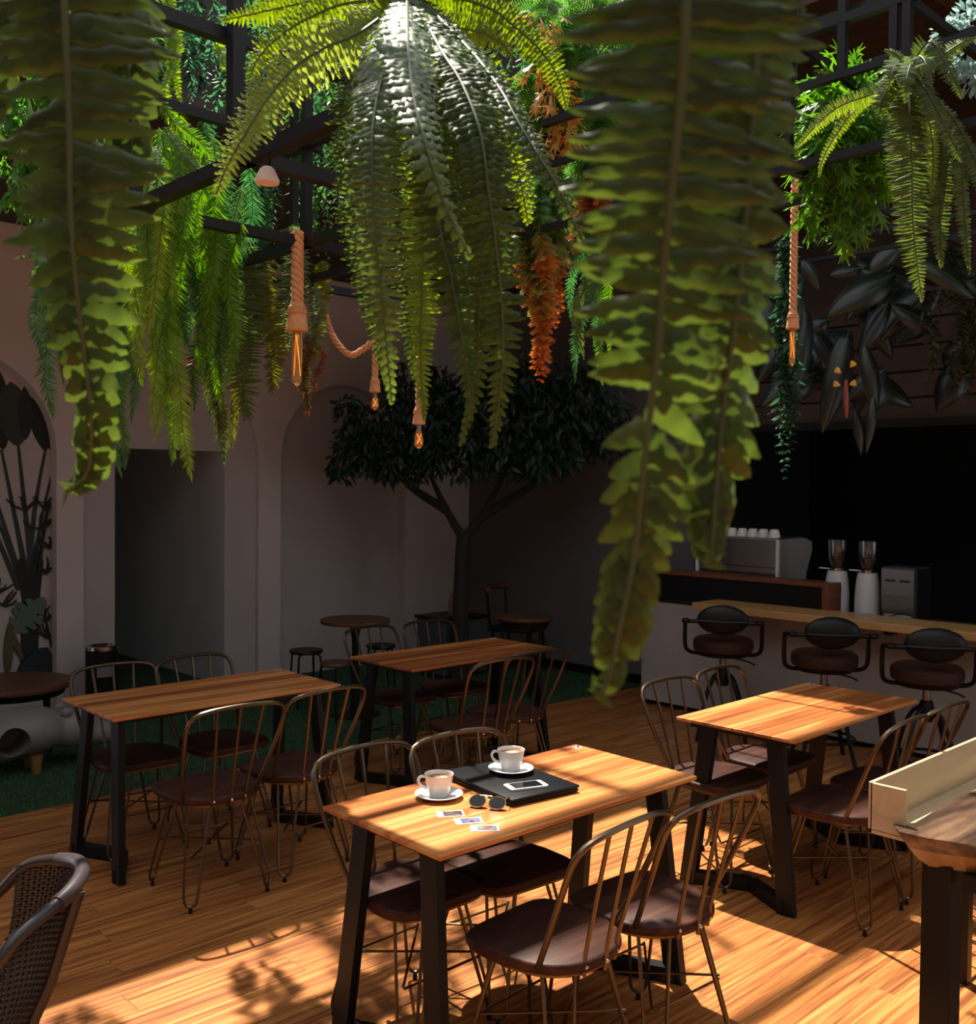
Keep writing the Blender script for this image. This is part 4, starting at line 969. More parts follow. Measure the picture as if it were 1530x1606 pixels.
for i, (pts, hw, pr_, sd) in enumerate(RF):
    boston(rf, pts, hw*1.12, int(pr_*1.45), low=True, side=sd*(0 if i in (4, 5, 6) else 1), seed=60+i, up=-.1 if i in (4, 5, 6) else .5, over=1.45, tint=((.10, .17, .025), (.17, .25, .04)) if i in (4, 5, 6, 9, 10) else ((.04, .075, .016), (.085, .13, .03)))
def cloud_plant(name, label, cat, blobs, shapes, n, size, width, cols, mat='foliage', hang=.5, seed=0, group=None, part='sprig_clump', stem=None):
    """leafy bush from pixel blobs (x, y, depth, rx, ry): one part per blob"""
    r = np.random.default_rng(seed); b0 = blobs[0]; root = thing(name, label, cat, tuple(at(b0[0], b0[1]-b0[4], b0[2])), 0, group)
    tot = sum(b[3]*b[4] for b in blobs)
    for bi, (x, y, d, rx, ry) in enumerate(blobs):
        k = max(12, int(n*rx*ry/tot)); ms = []
        c = at(x, y, d); sc_ = d/FPX
        for i in range(k):
            v = r.normal(size=3); v /= np.linalg.norm(v); v *= r.uniform(.55, 1)
            p = c+cR*v[0]*rx*sc_+np.array([0, 0, 1.])*v[2]*ry*sc_-cF*v[1]*(rx+ry)*.5*sc_
            xdir = v[0]*cR-cF*v[1]+np.array([0, 0, v[2]-hang])+r.normal(size=3)*.35; xdir /= np.linalg.norm(xdir)
            yy = np.cross(np.array([0, 0, 1.]), xdir)+r.normal(size=3)*.4; yy -= (yy@xdir)*xdir; yy /= np.linalg.norm(yy); zz = np.cross(xdir, yy)
            s = size*r.uniform(.7, 1.25); m_ = np.eye(4); m_[:3, 0] = xdir*s; m_[:3, 1] = yy*s*width; m_[:3, 2] = zz*s; m_[:3, 3] = p; ms.append(m_)
        o = joined(part, ms, shapes, shades(k, cols[0], cols[1], seed+bi), mat, root, kind='stuff')
    return root
cloud_plant('forked_fern', 'bright green forked-leaf bush at the upper right, left of the fern', 'plant',
            [(1325, 190, 2.95, 62, 70), (1300, 235, 2.95, 48, 60), (1350, 270, 3.0, 42, 62), (1335, 130, 3.0, 52, 30), (1322, 335, 3.0, 17, 42), (1275, 320, 3.0, 18, 26), (1380, 235, 3.0, 26, 42)], FORK, 760, .085, 1.0,
            ((.035, .12, .02), (.10, .25, .035)), hang=.45, seed=3)
cloud_plant('silver_bush', 'pale blue-green bush in the top right corner', 'plant', [(1520, 60, 3.6, 34, 62), (1490, 45, 3.6, 20, 18), (1525, 120, 3.6, 20, 30)], OVAL, 420, .035, .5, ((.12, .20, .19), (.25, .34, .33)), hang=.2, seed=5)

# ------------------------------------------------------------------ hanging strands
def strand_plant(name, label, cat, strands, kind, cols, mat='foliage', hw=18, gap=5.0, seed=0, group=None, part='frond', grad=None):
    """strands: pixel tip (x, y), length (px), depth [, half width]; kind needle | pinna | vine | fluffy"""
    r = np.random.default_rng(seed); s0_ = strands[0]
    root = thing(name, label, cat, tuple(at(s0_[0], s0_[1]-s0_[2], s0_[3])), 0, group)
    for si, s_ in enumerate(strands):
        x, y, ln, d = s_[:4]; h = (s_[4] if len(s_) > 4 else hw)*d/FPX
        lean = s_[5] if len(s_) > 5 else r.uniform(-.14, .14)*ln; sway = r.uniform(-.07, .07)*ln
        pts = [(x-lean, y-ln, d), (x-lean*.7+sway, y-ln*.66, d+r.uniform(-.04, .04)), (x-lean*.3-sway*.6, y-ln*.33, d), (x, y, d)]
        P = path(pts, 30); pairs = max(6, int(ln/gap*(1.3 if kind == 'needle' else 1))); nref = TOCAM+cR*r.uniform(-.5, .5)+np.array([0, 0, .3])
        sg_ = ln*d/FPX
        if kind in ('needle', 'pinna'):
            f = profile(h*1.15, .3, .75, .30)
            ms = mats_frond(P, nref, f, pairs, over=.88 if kind == 'needle' else 1.4, fwd=.62 if kind == 'needle' else .15, droop=.05, jit=.08, seed=seed*50+si)
            sh = NEEDLE if kind == 'needle' else FERNLOW
        else:
            ms = []; T, Lr, N = frames(P, nref); k = int(pairs*(4.6 if kind == 'fluffy' else 2))
            for i in range(k):
                s = (i+r.random())/k; a = int(s*(len(P)-1)); az = r.uniform(0, 2*PI) if kind == 'fluffy' else (i % 2)*PI+r.normal(0, .9)
                o_ = Lr[a]*math.cos(az)+N[a]*math.sin(az); out_ = o_+T[a]*(.9 if kind == 'vine' else .55)+np.array([0, 0, -.35 if kind == 'vine' else -.1])+r.normal(size=3)*.15; out_ /= np.linalg.norm(out_)
                yy = np.cross(out_, o_+r.normal(size=3)*.5+np.array([0, 0, .01])); yy /= np.linalg.norm(yy)+1e-9; zz = np.cross(out_, yy)
                tp = min(1, 2.2*(1-s)+.25)*(.75+.5*math.sin(s*9+si)**2 if kind == 'fluffy' else 1)
                L1 = h*r.uniform(.7, 1.2)*tp; m_ = np.eye(4); m_[:3, 0] = out_*L1; m_[:3, 1] = yy*(L1*.42 if kind == 'vine' else L1*.30); m_[:3, 2] = zz*L1
                m_[:3, 3] = P[a]+T[a]*0; ms.append(m_)
            sh = OVAL if kind == 'vine' else FLUFF
        c = cols[si % len(cols)]; n = len(ms); tn = shades(n, c[0], c[1], seed+si)
        if grad is not None:
            fr_ = np.linspace(0, 1, n)[:, None]+r.normal(0, .05, (n, 1)); xs, cc = grad
            tn = np.stack([np.interp(fr_[:, 0], xs, [q[k] for q in cc]) for k in range(3)], 1)*r.uniform(.75, 1.25, (n, 1))
        joined(part, ms, sh, tn, mat, root, (rachis(P[::3], .0016, .0009, 4), np.array(c[0])*.6), kind=None)
    return root
FLUFF = []
for k in range(3):           # feathery sprig: stalk with side needles
    V = []; F = []
    def spur2(a, b, w0, w1, z=0.0):
        a, b = np.array(a, float), np.array(b, float); d_ = b-a; n_ = np.array([-d_[1], d_[0], 0]); n_ /= np.linalg.norm(n_)+1e-9; i = len(V)
        V.extend([a+n_*w0, a-n_*w0, b-n_*w1, b+n_*w1]); F.append((i, i+1, i+2, i+3))
    spur2((0, 0, 0), (1, 0, -.15), .03, .015)
    for i in range(8):
        t = .12+.11*i
        for s in (-1, 1): spur2((t, 0, -.1*t), (t+.16, s*.95*(1.1-t*.6), -.12+.1*(k-1)+.08*s), .050, .012)
    FLUFF.append((np.array(V), F))
GB = ((.06, .17, .022), (.13, .29, .035)); GY_ = ((.12, .22, .022), (.22, .36, .04)); GD = ((.025, .085, .022), (.06, .15, .035)); GE = ((.03, .12, .045), (.07, .20, .06)); GO = ((.06, .075, .012), (.11, .12, .02))
HA = 'hanging needle-leaf plants'
strand_plant('hanging_needle_fern', 'bright yellow-green feathery plant hanging left of centre, over the doorway', 'plant',
             [(236, 668, 250, 3.55), (258, 560, 260, 3.5), (222, 600, 250, 3.6), (270, 726, 260, 3.62, 20), (300, 750, 230, 3.58, 19, 34), (246, 500, 220, 3.45), (228, 430, 180, 3.5), (275, 600, 240, 3.5), (208, 510, 220, 3.55), (262, 440, 200, 3.4), (240, 690, 200, 3.66, 15)],
             'needle', [GY_, GB, GY_, GB], hw=22, gap=4.6, seed=11, group=HA)
strand_plant('hanging_needle_fern', 'mid-green feathery plant hanging just right of the yellow-green one', 'plant',
             [(316, 600, 260, 3.7), (338, 560, 240, 3.75), (296, 545, 250, 3.65), (326, 470, 220, 3.6), (345, 640, 240, 3.8), (286, 470, 220, 3.7), (360, 500, 240, 3.8), (310, 430, 200, 3.6), (342, 430, 180, 3.7), (305, 640, 240, 3.75)],
             'needle', [GB, GD, GE, GB], hw=21, gap=4.8, seed=12, group=HA)
strand_plant('hanging_needle_fern', 'deep green feathery plant hanging behind the near left fern', 'plant',
             [(82, 652, 210, 3.6, 22), (98, 600, 200, 3.7, 20), (190, 745, 240, 3.65, 17), (178, 690, 240, 3.75, 18), (205, 660, 220, 3.7, 15), (150, 560, 220, 3.7), (66, 560, 200, 3.75, 17), (122, 640, 200, 3.8, 15), (200, 580, 260, 3.8), (196, 735, 140, 3.6, 12)],
             'needle', [GE, GD, GE, GB], hw=20, gap=4.8, seed=13, group=HA)
strand_plant('hanging_needle_fern', 'dark olive trailing plant hanging in front of the middle arch', 'plant',
             [(352, 725, 200, 4.4, 15), (372, 660, 220, 4.4, 15), (338, 690, 220, 4.5, 14), (330, 650, 220, 4.5, 15), (364, 700, 180, 4.5, 13), (384, 640, 200, 4.5, 15), (348, 600, 200, 4.4, 16), (318, 600, 200, 4.5, 14), (396, 590, 220, 4.5, 14)],
             'needle', [((.04, .07, .014), (.08, .12, .025)), GO, GD], hw=15, gap=4.5, seed=14, group=HA)
strand_plant('drooping_fern', 'silvery-ribbed fern fronds hanging left of the long rope lamp', 'fern',
             [(386, 652, 280, 4.15, 36, 18), (424, 612, 220, 4.3, 27, 6), (372, 560, 240, 4.3, 24), (447, 545, 190, 4.35, 24, -10), (410, 520, 190, 4.3, 22), (400, 440, 180, 4.3, 20), (482, 640, 200, 4.5, 14, -8), (496, 560, 150, 4.5, 14, -6), (466, 500, 150, 4.4, 18)],
             'pinna', [((.055, .085, .03), (.10, .14, .05)), ((.09, .10, .015), (.15, .16, .02)), GD], hw=24, gap=4.6, seed=15)
strand_plant('trailing_vine', 'dark red trailing strands peeking below the green curtain', 'plant', [(268, 690, 90, 3.95, 8), (292, 672, 110, 4.0, 8), (286, 700, 90, 4.0, 7), (262, 640, 80, 4.0, 7), (345, 690, 60, 4.4, 6)], 'fluffy', [((.09, .018, .012), (.16, .035, .02))], gap=4, seed=16)
strand_plant('trailing_vine', 'brownish orange strand end beside the long rope lamp', 'plant', [(482, 658, 90, 4.5, 10), (492, 625, 80, 4.5, 10), (476, 610, 80, 4.5, 9)], 'fluffy', [((.14, .05, .015), (.22, .09, .03))], gap=4, seed=17)
strand_plant('mint_vine', 'mint green glossy vine hanging at the upper left beside the near fern', 'plant',
             [(325, 185, 210, 4.2, 15), (305, 150, 200, 4.2, 15), (292, 120, 200, 4.25, 15), (316, 110, 200, 4.2, 15), (338, 130, 190, 4.3, 14), (300, 178, 160, 4.3, 12)], 'vine', [((.03, .10, .055), (.08, .19, .11))], gap=6.5, seed=18)
strand_plant('mint_vine', 'mint green glossy vine hanging under the pink-white spotlight', 'plant',
             [(382, 455, 170, 4.3, 14), (400, 420, 150, 4.3, 14), (418, 400, 130, 4.3, 13), (432, 385, 120, 4.35, 13), (392, 390, 120, 4.3, 14), (410, 360, 90, 4.3, 13)], 'vine', [((.03, .11, .06), (.09, .22, .13))], gap=6, seed=19)
strand_plant('hanging_needle_fern', 'pale green feathery tuft arching above the yellow-green plant', 'plant',
             [(335, 250, 90, 3.4, 15, 85), (325, 290, 90, 3.4, 14, 70), (300, 330, 110, 3.4, 14, 30), (230, 330, 110, 3.4, 18, -20), (275, 300, 90, 3.4, 16, 20), (250, 360, 130, 3.4, 18), (285, 380, 150, 3.4, 18), (215, 390, 140, 3.5, 18), (312, 360, 120, 3.45, 16)], 'needle', [GB, ((.09, .17, .07), (.18, .28, .12))], hw=17, gap=4.4, seed=20, group=HA)
strand_plant('drooping_fern', 'narrow yellow-green fern fronds at the upper left behind the near fern', 'fern', [(272, 140, 160, 4.0, 12), (268, 200, 190, 4.0, 12), (283, 160, 180, 4.05, 11), (350, 110, 60, 4.2, 9), (262, 80, 120, 4, 12), (278, 215, 60, 4.0, 10)], 'pinna', [GY_], hw=12, gap=5, seed=21)
cloud_plant('hanging_bush', 'bright green leafy bush behind the top of the near left fern', 'plant', [(35, 130, 4.1, 60, 100), (20, 250, 4.1, 40, 70), (75, 40, 4.1, 60, 50), (150, 150, 4.2, 60, 110), (190, 60, 4.2, 50, 70), (175, 290, 4.2, 45, 80), (80, 260, 4.2, 50, 70), (120, 400, 4.2, 60, 60)], FORK, 1300, .10, 1.0, ((.04, .13, .03), (.10, .24, .05)), hang=.6, seed=22)
dk = ((.018, .055, .028), (.045, .10, .05))
LV = []
rv = np.random.default_rng(4)
for k in range(26): LV.append((float(rv.uniform(425, 560)), float(rv.uniform(170, 470)), float(rv.uniform(200, 330)), float(rv.uniform(5.0, 6.0)), 13))
strand_plant('ivy_curtain', 'curtain of dark leafy vines behind the long rope lamp', 'plant', LV, 'vine', [dk, ((.02, .055, .02), (.04, .09, .03))], gap=8, seed=23, part='vine')
LV = [(float(rv.uniform(240, 430)), float(rv.uniform(100, 330)), float(rv.uniform(200, 330)), float(rv.uniform(5.6, 6.3)), 15) for k in range(26)]
strand_plant('ivy_curtain', 'curtain of dark leafy vines at the upper left under the canopy', 'plant', LV, 'vine', [dk, ((.02, .06, .03), (.035, .09, .05))], gap=8, seed=24, part='vine')
LV = [(float(rv.uniform(545, 830)), float(rv.uniform(60, 330)), float(rv.uniform(160, 260)), float(rv.uniform(5.2, 6.0)), 14) for k in range(24)]
strand_plant('ivy_curtain', 'curtain of dark leafy vines behind the big centre fern', 'plant', LV, 'vine', [dk], gap=8, seed=25, part='vine')

rs_ = np.random.default_rng(91)
def more(n, x0, x1, y0, y1, l0, l1, d0, d1, h): return [(float(rs_.uniform(x0, x1)), float(rs_.uniform(y0, y1)), float(rs_.uniform(l0, l1)), float(rs_.uniform(d0, d1)), h) for k in range(n)]
strand_plant('hanging_needle_fern', 'thick lime green feathery curtain under the left lattice', 'plant', more(16, 195, 280, 400, 560, 170, 240, 3.35, 3.7, 21), 'needle', [GY_, GB], gap=4.4, seed=51, group=HA)
strand_plant('hanging_needle_fern', 'thick mid-green feathery curtain under the left lattice crossing', 'plant', more(18, 275, 365, 420, 610, 180, 260, 3.6, 4.0, 20), 'needle', [GB, GE, GD], gap=4.6, seed=52, group=HA)
strand_plant('hanging_needle_fern', 'emerald feathery fronds hanging right behind the near left fern tip', 'plant', more(10, 60, 215, 480, 640, 160, 240, 3.8, 4.1, 19), 'needle', [GE, GD, GB], gap=4.8, seed=53, group=HA)
strand_plant('mint_vine', 'mint green vine mass behind the arching left frond of the centre fern', 'plant', more(16, 330, 470, 150, 330, 150, 240, 4.4, 4.8, 15), 'vine', [((.03, .11, .06), (.08, .20, .11)), ((.03, .09, .03), (.07, .17, .05))], gap=6, seed=54)
strand_plant('mint_vine', 'lit green vine mass right of the long rope lamp', 'plant', more(14, 470, 560, 200, 460, 150, 260, 4.5, 4.8, 14), 'vine', [((.03, .09, .04), (.06, .16, .07)), GD], gap=6.5, seed=55)
# orange and green plant right of the centre fern
OG = ([0, .32, .55, .72, 1], [(.05, .15, .03), (.10, .22, .06), (.26, .24, .05), (.48, .15, .02), (.50, .10, .012)])
strand_plant('orange_asparagus_fern', 'feathery plant turning from green to orange right of the centre fern', 'plant',
             [(845, 606, 330, 3.7, 26, 0), (862, 560, 300, 3.75, 24, 8), (836, 585, 280, 3.7, 20, -6), (872, 520, 260, 3.8, 20), (832, 480, 200, 3.7, 20), (855, 470, 190, 3.65, 22)], 'fluffy', [GB], mat='foliage_warm', gap=3.6, seed=30, grad=OG)
strand_plant('orange_asparagus_fern', 'small orange feathery tuft half hidden by the near right fern', 'plant', [(938, 370, 80, 3.9, 22), (948, 345, 70, 3.9, 20), (925, 350, 80, 3.9, 18), (905, 400, 70, 3.9, 14)], 'fluffy', [((.36, .11, .02), (.46, .15, .025))], mat='foliage_warm', gap=3.6, seed=31)
cloud_plant('orange_flower_vine', 'vine with orange forked blooms at the top, right of the centre fern', 'plant', [(868, 150, 3.6, 28, 40), (845, 110, 3.6, 20, 20), (880, 190, 3.6, 22, 30), (905, 215, 3.6, 14, 26), (850, 30, 3.6, 20, 30), (860, 225, 3.6, 16, 22)], FORK, 120, .075, .9, ((.44, .16, .02), (.52, .30, .06)), mat='foliage_warm', hang=.9, seed=32, part='bloom_clump')
cloud_plant('hanging_bush', 'fresh green feathery bush at the top, right of the centre fern', 'plant', [(870, 40, 3.8, 45, 60), (905, 110, 3.8, 40, 60), (850, 130, 3.9, 40, 50), (930, 200, 3.9, 28, 80), (930, 40, 3.9, 40, 50), (915, 300, 4.0, 22, 60), (960, 130, 3.9, 40, 90)], FLUFF, 520, .085, .6, ((.035, .12, .025), (.09, .21, .05)), hang=.5, seed=37)
strand_plant('hanging_needle_fern', 'green feathery strands hanging right of the orange plant', 'plant', [(902, 598, 230, 4.0, 13), (945, 602, 210, 4.0, 12), (915, 560, 220, 4.0, 14), (932, 540, 200, 4.05, 14), (955, 560, 200, 4.05, 12), (922, 480, 180, 4.0, 14), (895, 500, 160, 4.05, 12)], 'needle', [GE, GB, ((.08, .13, .03), (.13, .19, .05))], hw=13, gap=4.4, seed=34, group=HA)

# ------------------------------------------------------------------ large dark leaves above the bar
def big_leaf(root, a, b, hw, d, col, nside=0.0, bend=.12, name='leaf', d2=None):
    A, B = at(*a, d), at(*b, d2 or d); L = np.linalg.norm(B-A); h = hw*d/FPX; t = (B-A)/L
    n = TOCAM+np.array([0, 0, .4])+cR*nside; n -= (n@t)*t; n /= np.linalg.norm(n); l = np.cross(n, t); K = 12; V = []; F = []
    for i in range(K+1):
        s = i/K; w_ = h*max(.02, math.sin(PI*s**.8)**.8); c = A+t*L*s+n*bend*L*math.sin(PI*s)*.6
        V += [c+l*w_-n*w_*.25, c, c-l*w_-n*w_*.25]
    for i in range(K): q_ = 3*i; F += [(q_, q_+1, q_+4, q_+3), (q_+1, q_+2, q_+5, q_+4)]
    me = bpy.data.meshes.new(name); me.from_pydata([tuple(map(float, v)) for v in V], [], F); me.materials.append(leafmat_cache(col)); me.polygons.foreach_set('use_smooth', [True]*len(F)); me.update()
    o = bpy.data.objects.new(name, me); COL.objects.link(o); o.parent = root; o.matrix_parent_inverse = Matrix.Translation(-Vector(root.location))
    so = o.modifiers.new('thick', 'SOLIDIFY'); so.thickness = .0012
    world_child(MB().tube([tuple(A+t*L*s+n*(bend*L*math.sin(PI*s)*.6-.001)) for s in np.linspace(0, .97, 10)], .0025, 5), 'midrib', 'stemdark', root)
LMC = {}
def leafmat_cache(c):
    if c not in LMC: LMC[c] = leafmat('big_leaf', c, tuple(min(1, q*1.5) for q in c), rough=.38, trans=.12, var=.25, vs=6)
    return LMC[c]
q = at(1390, 400, 5.6)
bl = thing('broad_leaf_plant', 'dark plant with broad banana-like leaves hanging above the bar', 'plant', tuple(q))
g1, g2, g3 = (.007, .015, .007), (.011, .017, .017), (.008, .009, .006)
for a, b, hw, c, sd in [((1404, 428), (1294, 498), 26, g1, -.2), ((1362, 428), (1424, 372), 14, g1, .2), ((1352, 420), (1300, 432), 12, g1, -.2), ((1258, 408), (1284, 456), 13, g2, -.3), ((1394, 470), (1344, 560), 15, g2, -.2), ((1398, 478), (1478, 528), 22, g2, .3),
                        ((1262, 480), (1236, 640), 22, g2, -.2), ((1330, 520), (1288, 682), 22, g3, 0), ((1356, 540), (1372, 660), 15, g3, 0), ((1420, 440), (1500, 440), 20, g2, .2), ((1258, 440), (1215, 560), 18, g2, -.3), ((1300, 500), (1262, 520), 14, g1, 0), ((1430, 400), (1530, 470), 24, g1, .2), ((1340, 640), (1350, 715), 9, g3, 0), ((1370, 620), (1358, 712), 8, g3, 0), ((1250, 400), (1200, 470), 18, g1, -.2)]:
    big_leaf(bl, a, b, hw, 5.6+rnd.uniform(-.15, .15), c, sd)
rl = random.Random(31)
for k in range(30):
    x, y = rl.uniform(1210, 1530), rl.uniform(395, 590); a_ = rl.uniform(.2, 2.9); L__ = rl.uniform(60, 120)
    big_leaf(bl, (x, y), (x+L__*math.cos(a_), y+L__*math.sin(a_)), rl.uniform(16, 30), 5.9+rl.uniform(-.1, .5), rl.choice([g1, g1, g2, g3]), rl.uniform(-.5, .5))
q = at(1326, 590, 5.3)
hf = thing('heliconia', 'yellow fan-shaped blooms on a red stalk above the bar', 'flower', tuple(q))
for x, y, ang in [(1318, 585, 2.5), (1333, 576, .9), (1317, 604, 2.9), (1332, 603, .3)]:
    for k in range(5):
        a = ang+(k-2)*.22; p0 = (x, y); p1 = (x+11*math.cos(a), y-11*math.sin(a))
        world_child(MB().tube([tuple(at(*p0, 5.3)), tuple(at((p0[0]*.4+p1[0]*.6), (p0[1]*.4+p1[1]*.6), 5.29)), tuple(at(*p1, 5.3))], [.003, .006, .002], 5), 'petal', 'yellow', hf)
world_child(MB().tube([tuple(at(1326, 596, 5.3)), tuple(at(1326, 625, 5.3)), tuple(at(1327, 655, 5.3))], [.008, .016, .006], 8), 'stalk', 'redstem', hf)
strand_plant('trailing_vine', 'dark green vine trailing down left of the bar opening', 'plant', [(1232, 762, 400, 5.2, 19, 4), (1242, 715, 345, 5.2, 19, 4), (1226, 700, 300, 5.25, 18, -4), (1236, 670, 300, 5.2, 19, 0), (1234, 740, 330, 5.22, 18, 2)], 'vine', [((.02, .06, .03), (.035, .09, .05))], gap=5, seed=40)
strand_plant('trailing_vine', 'dull olive trailing plant above the right end of the bar', 'plant', [(float(rv.uniform(1455, 1545)), float(rv.uniform(560, 650)), float(rv.uniform(110, 180)), 5.6, 15) for k in range(11)], 'vine', [((.03, .035, .012), (.055, .06, .02))], gap=6, seed=41)
strand_plant('trailing_vine', 'dim vine hanging beside the top of the bar opening', 'plant', [(float(rv.uniform(1440, 1545)), float(rv.uniform(460, 520)), float(rv.uniform(80, 120)), 5.8, 14) for k in range(7)], 'vine', [((.018, .03, .012), (.03, .045, .02))], gap=6, seed=42)

# ------------------------------------------------------------------ tree in the corner
TB = at(722, 1060, 9.1); TB[2] = 0
tree = thing('indoor_tree', 'dark leafy tree with a forked trunk in the corner', 'tree', tuple(TB))
def tp(x, y, d=9.1): p = at(x, y, d); return tuple(p-TB)
MB().tube(curve([(0, 0, -.005), tp(722, 960), tp(724, 880), tp(726, 840)], 14), list(np.linspace(.085, .06, 14)), 10).build('trunk', 'bark', tree, True)
for a, b, c in [((726, 845), (700, 800), (672, 740)), ((726, 845), (755, 810), (790, 745)), ((700, 800), (640, 760), (590, 700)), ((755, 810), (850, 750), (905, 690)), ((672, 740), (680, 690), (690, 640)), ((790, 745), (790, 690), (800, 640))]:
    MB().tube(curve([tp(*a), tp(*b), tp(*c)], 12), list(np.linspace(.045, .016, 12)), 8).build('branch', 'bark', tree, True)
r = np.random.default_rng(77); ms = []
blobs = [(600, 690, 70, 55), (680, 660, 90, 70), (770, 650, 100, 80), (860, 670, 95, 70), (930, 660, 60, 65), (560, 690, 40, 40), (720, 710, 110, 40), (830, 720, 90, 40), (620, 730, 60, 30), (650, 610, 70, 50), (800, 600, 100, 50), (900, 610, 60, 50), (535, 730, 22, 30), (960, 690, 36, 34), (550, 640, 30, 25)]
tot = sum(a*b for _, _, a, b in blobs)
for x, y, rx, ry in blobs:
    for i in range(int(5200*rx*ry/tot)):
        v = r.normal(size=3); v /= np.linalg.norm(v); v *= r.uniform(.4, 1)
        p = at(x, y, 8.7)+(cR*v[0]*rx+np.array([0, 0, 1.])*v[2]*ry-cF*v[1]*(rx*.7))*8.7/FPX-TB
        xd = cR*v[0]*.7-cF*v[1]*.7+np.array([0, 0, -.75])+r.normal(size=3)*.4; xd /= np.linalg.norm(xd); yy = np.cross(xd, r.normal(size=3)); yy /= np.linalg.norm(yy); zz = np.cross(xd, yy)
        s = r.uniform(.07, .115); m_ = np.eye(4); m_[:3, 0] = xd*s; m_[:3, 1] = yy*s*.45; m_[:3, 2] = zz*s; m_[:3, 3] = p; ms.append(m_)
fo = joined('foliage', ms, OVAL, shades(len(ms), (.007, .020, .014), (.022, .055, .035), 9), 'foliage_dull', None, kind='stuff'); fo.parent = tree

# ------------------------------------------------------------------ hanging steel frame
def frame_thing(label, bars, cat='lattice'):
    c = np.mean([b[1] for b in bars], axis=0); root = thing('hanging_lattice', label, cat, tuple(c), 0, 'hanging steel frames')
    for kind, a, b, w_ in bars:
        world_child(MB().bar(a, b, w_), kind, 'frame', root)
    return root
zb, zt = 2.70, 3.07
LB = [('rail', (1.47, 2.0, zb), (1.47, 3.3, zb), .040), ('rail', (2.14, 2.9, zb), (2.14, 4.0, zb), .036), ('rail', (2.53, 3.3, zb), (2.53, 4.0, zb), .030),
      ('rail', (1.45, 2.55, zb), (2.6, 2.55, zb), .040), ('rail', (1.2, 3.28, zb), (3.0, 3.28, zb), .036), ('rail', (1.6, 3.98, zb), (3.2, 3.98, zb), .034),
      ('rail', (.85, 2.66, zt), (2.2, 2.66, zt), .036), ('rail', (1.1, 3.28, zt), (2.2, 3.28, zt), .034), ('rail', (2.14, 2.55, zt), (2.14, 4.0, zt), .034),
      ('post', (1.47, 2.62, zb), (1.47, 2.62, zt+.6), .040), ('post', (2.14, 3.28, zb), (2.14, 3.28, zt+.6), .034), ('post', (2.53, 3.98, zb), (2.53, 3.98, zt+.6), .030), ('post', (1.47, 3.28, zb), (1.47, 3.28, zt+.6), .034)]
frame_thing('black steel lattice hung over the left tables', LB)
RB = [('rail', (2.62, .6, zt), (2.62, 2.5, zt), .024), ('rail', (2.62, .6, zb), (2.62, 2.5, zb), .024), ('rail', (2.95, .6, zt), (2.95, 2.5, zt), .024), ('rail', (2.93, .6, zb), (2.93, 2.5, zb), .024)]
for v in (1.20, 1.53): RB += [('rail', (2.62, v, zt), (3.9, v, zt), .024), ('rail', (2.62, v, zb), (3.9, v, zb), .022)]
for u, v, z0_, z1_ in ((2.62, 1.53, zb, zt), (2.62, 1.37, 2.92, zt+.5), (2.62, 1.225, 2.92, zt), (2.62, 1.19, zb, zt+.5), (3.0, 1.12, zt-.1, zt+.5)): RB.append(('post', (u, v, z0_), (u, v, z1_), .022))
RB += [('rail', (2.62, .6, 2.92), (2.62, 2.5, 2.92), .020), ('brace', (2.62, 1.52, zt-.01), (2.80, 1.40, 2.93), .02)]
RB.append(('rail', (2.66, .6, zt+.035), (2.66, 2.5, zt+.035), .022))
frame_thing('dark steel lattice hung at the upper right', RB)
frame_thing('dark steel rail above the bar stools carrying the broad-leaved plants', [('rail', (4.78, .9, 3.05), (4.78, 4.2, 3.05), .02), ('rail', (5.15, .9, 3.05), (5.15, 4.2, 3.05), .02), ('post', (4.78, 4.0, 3.05), (4.78, 4.0, 3.5), .024), ('post', (5.15, 1.1, 3.05), (5.15, 1.1, BZ-.02), .024), ('crossbar', (4.78, 1.1, 3.05), (5.15, 1.1, 3.05), .024), ('crossbar', (4.78, 4.0, 3.05), (5.15, 4.0, 3.05), .024)])

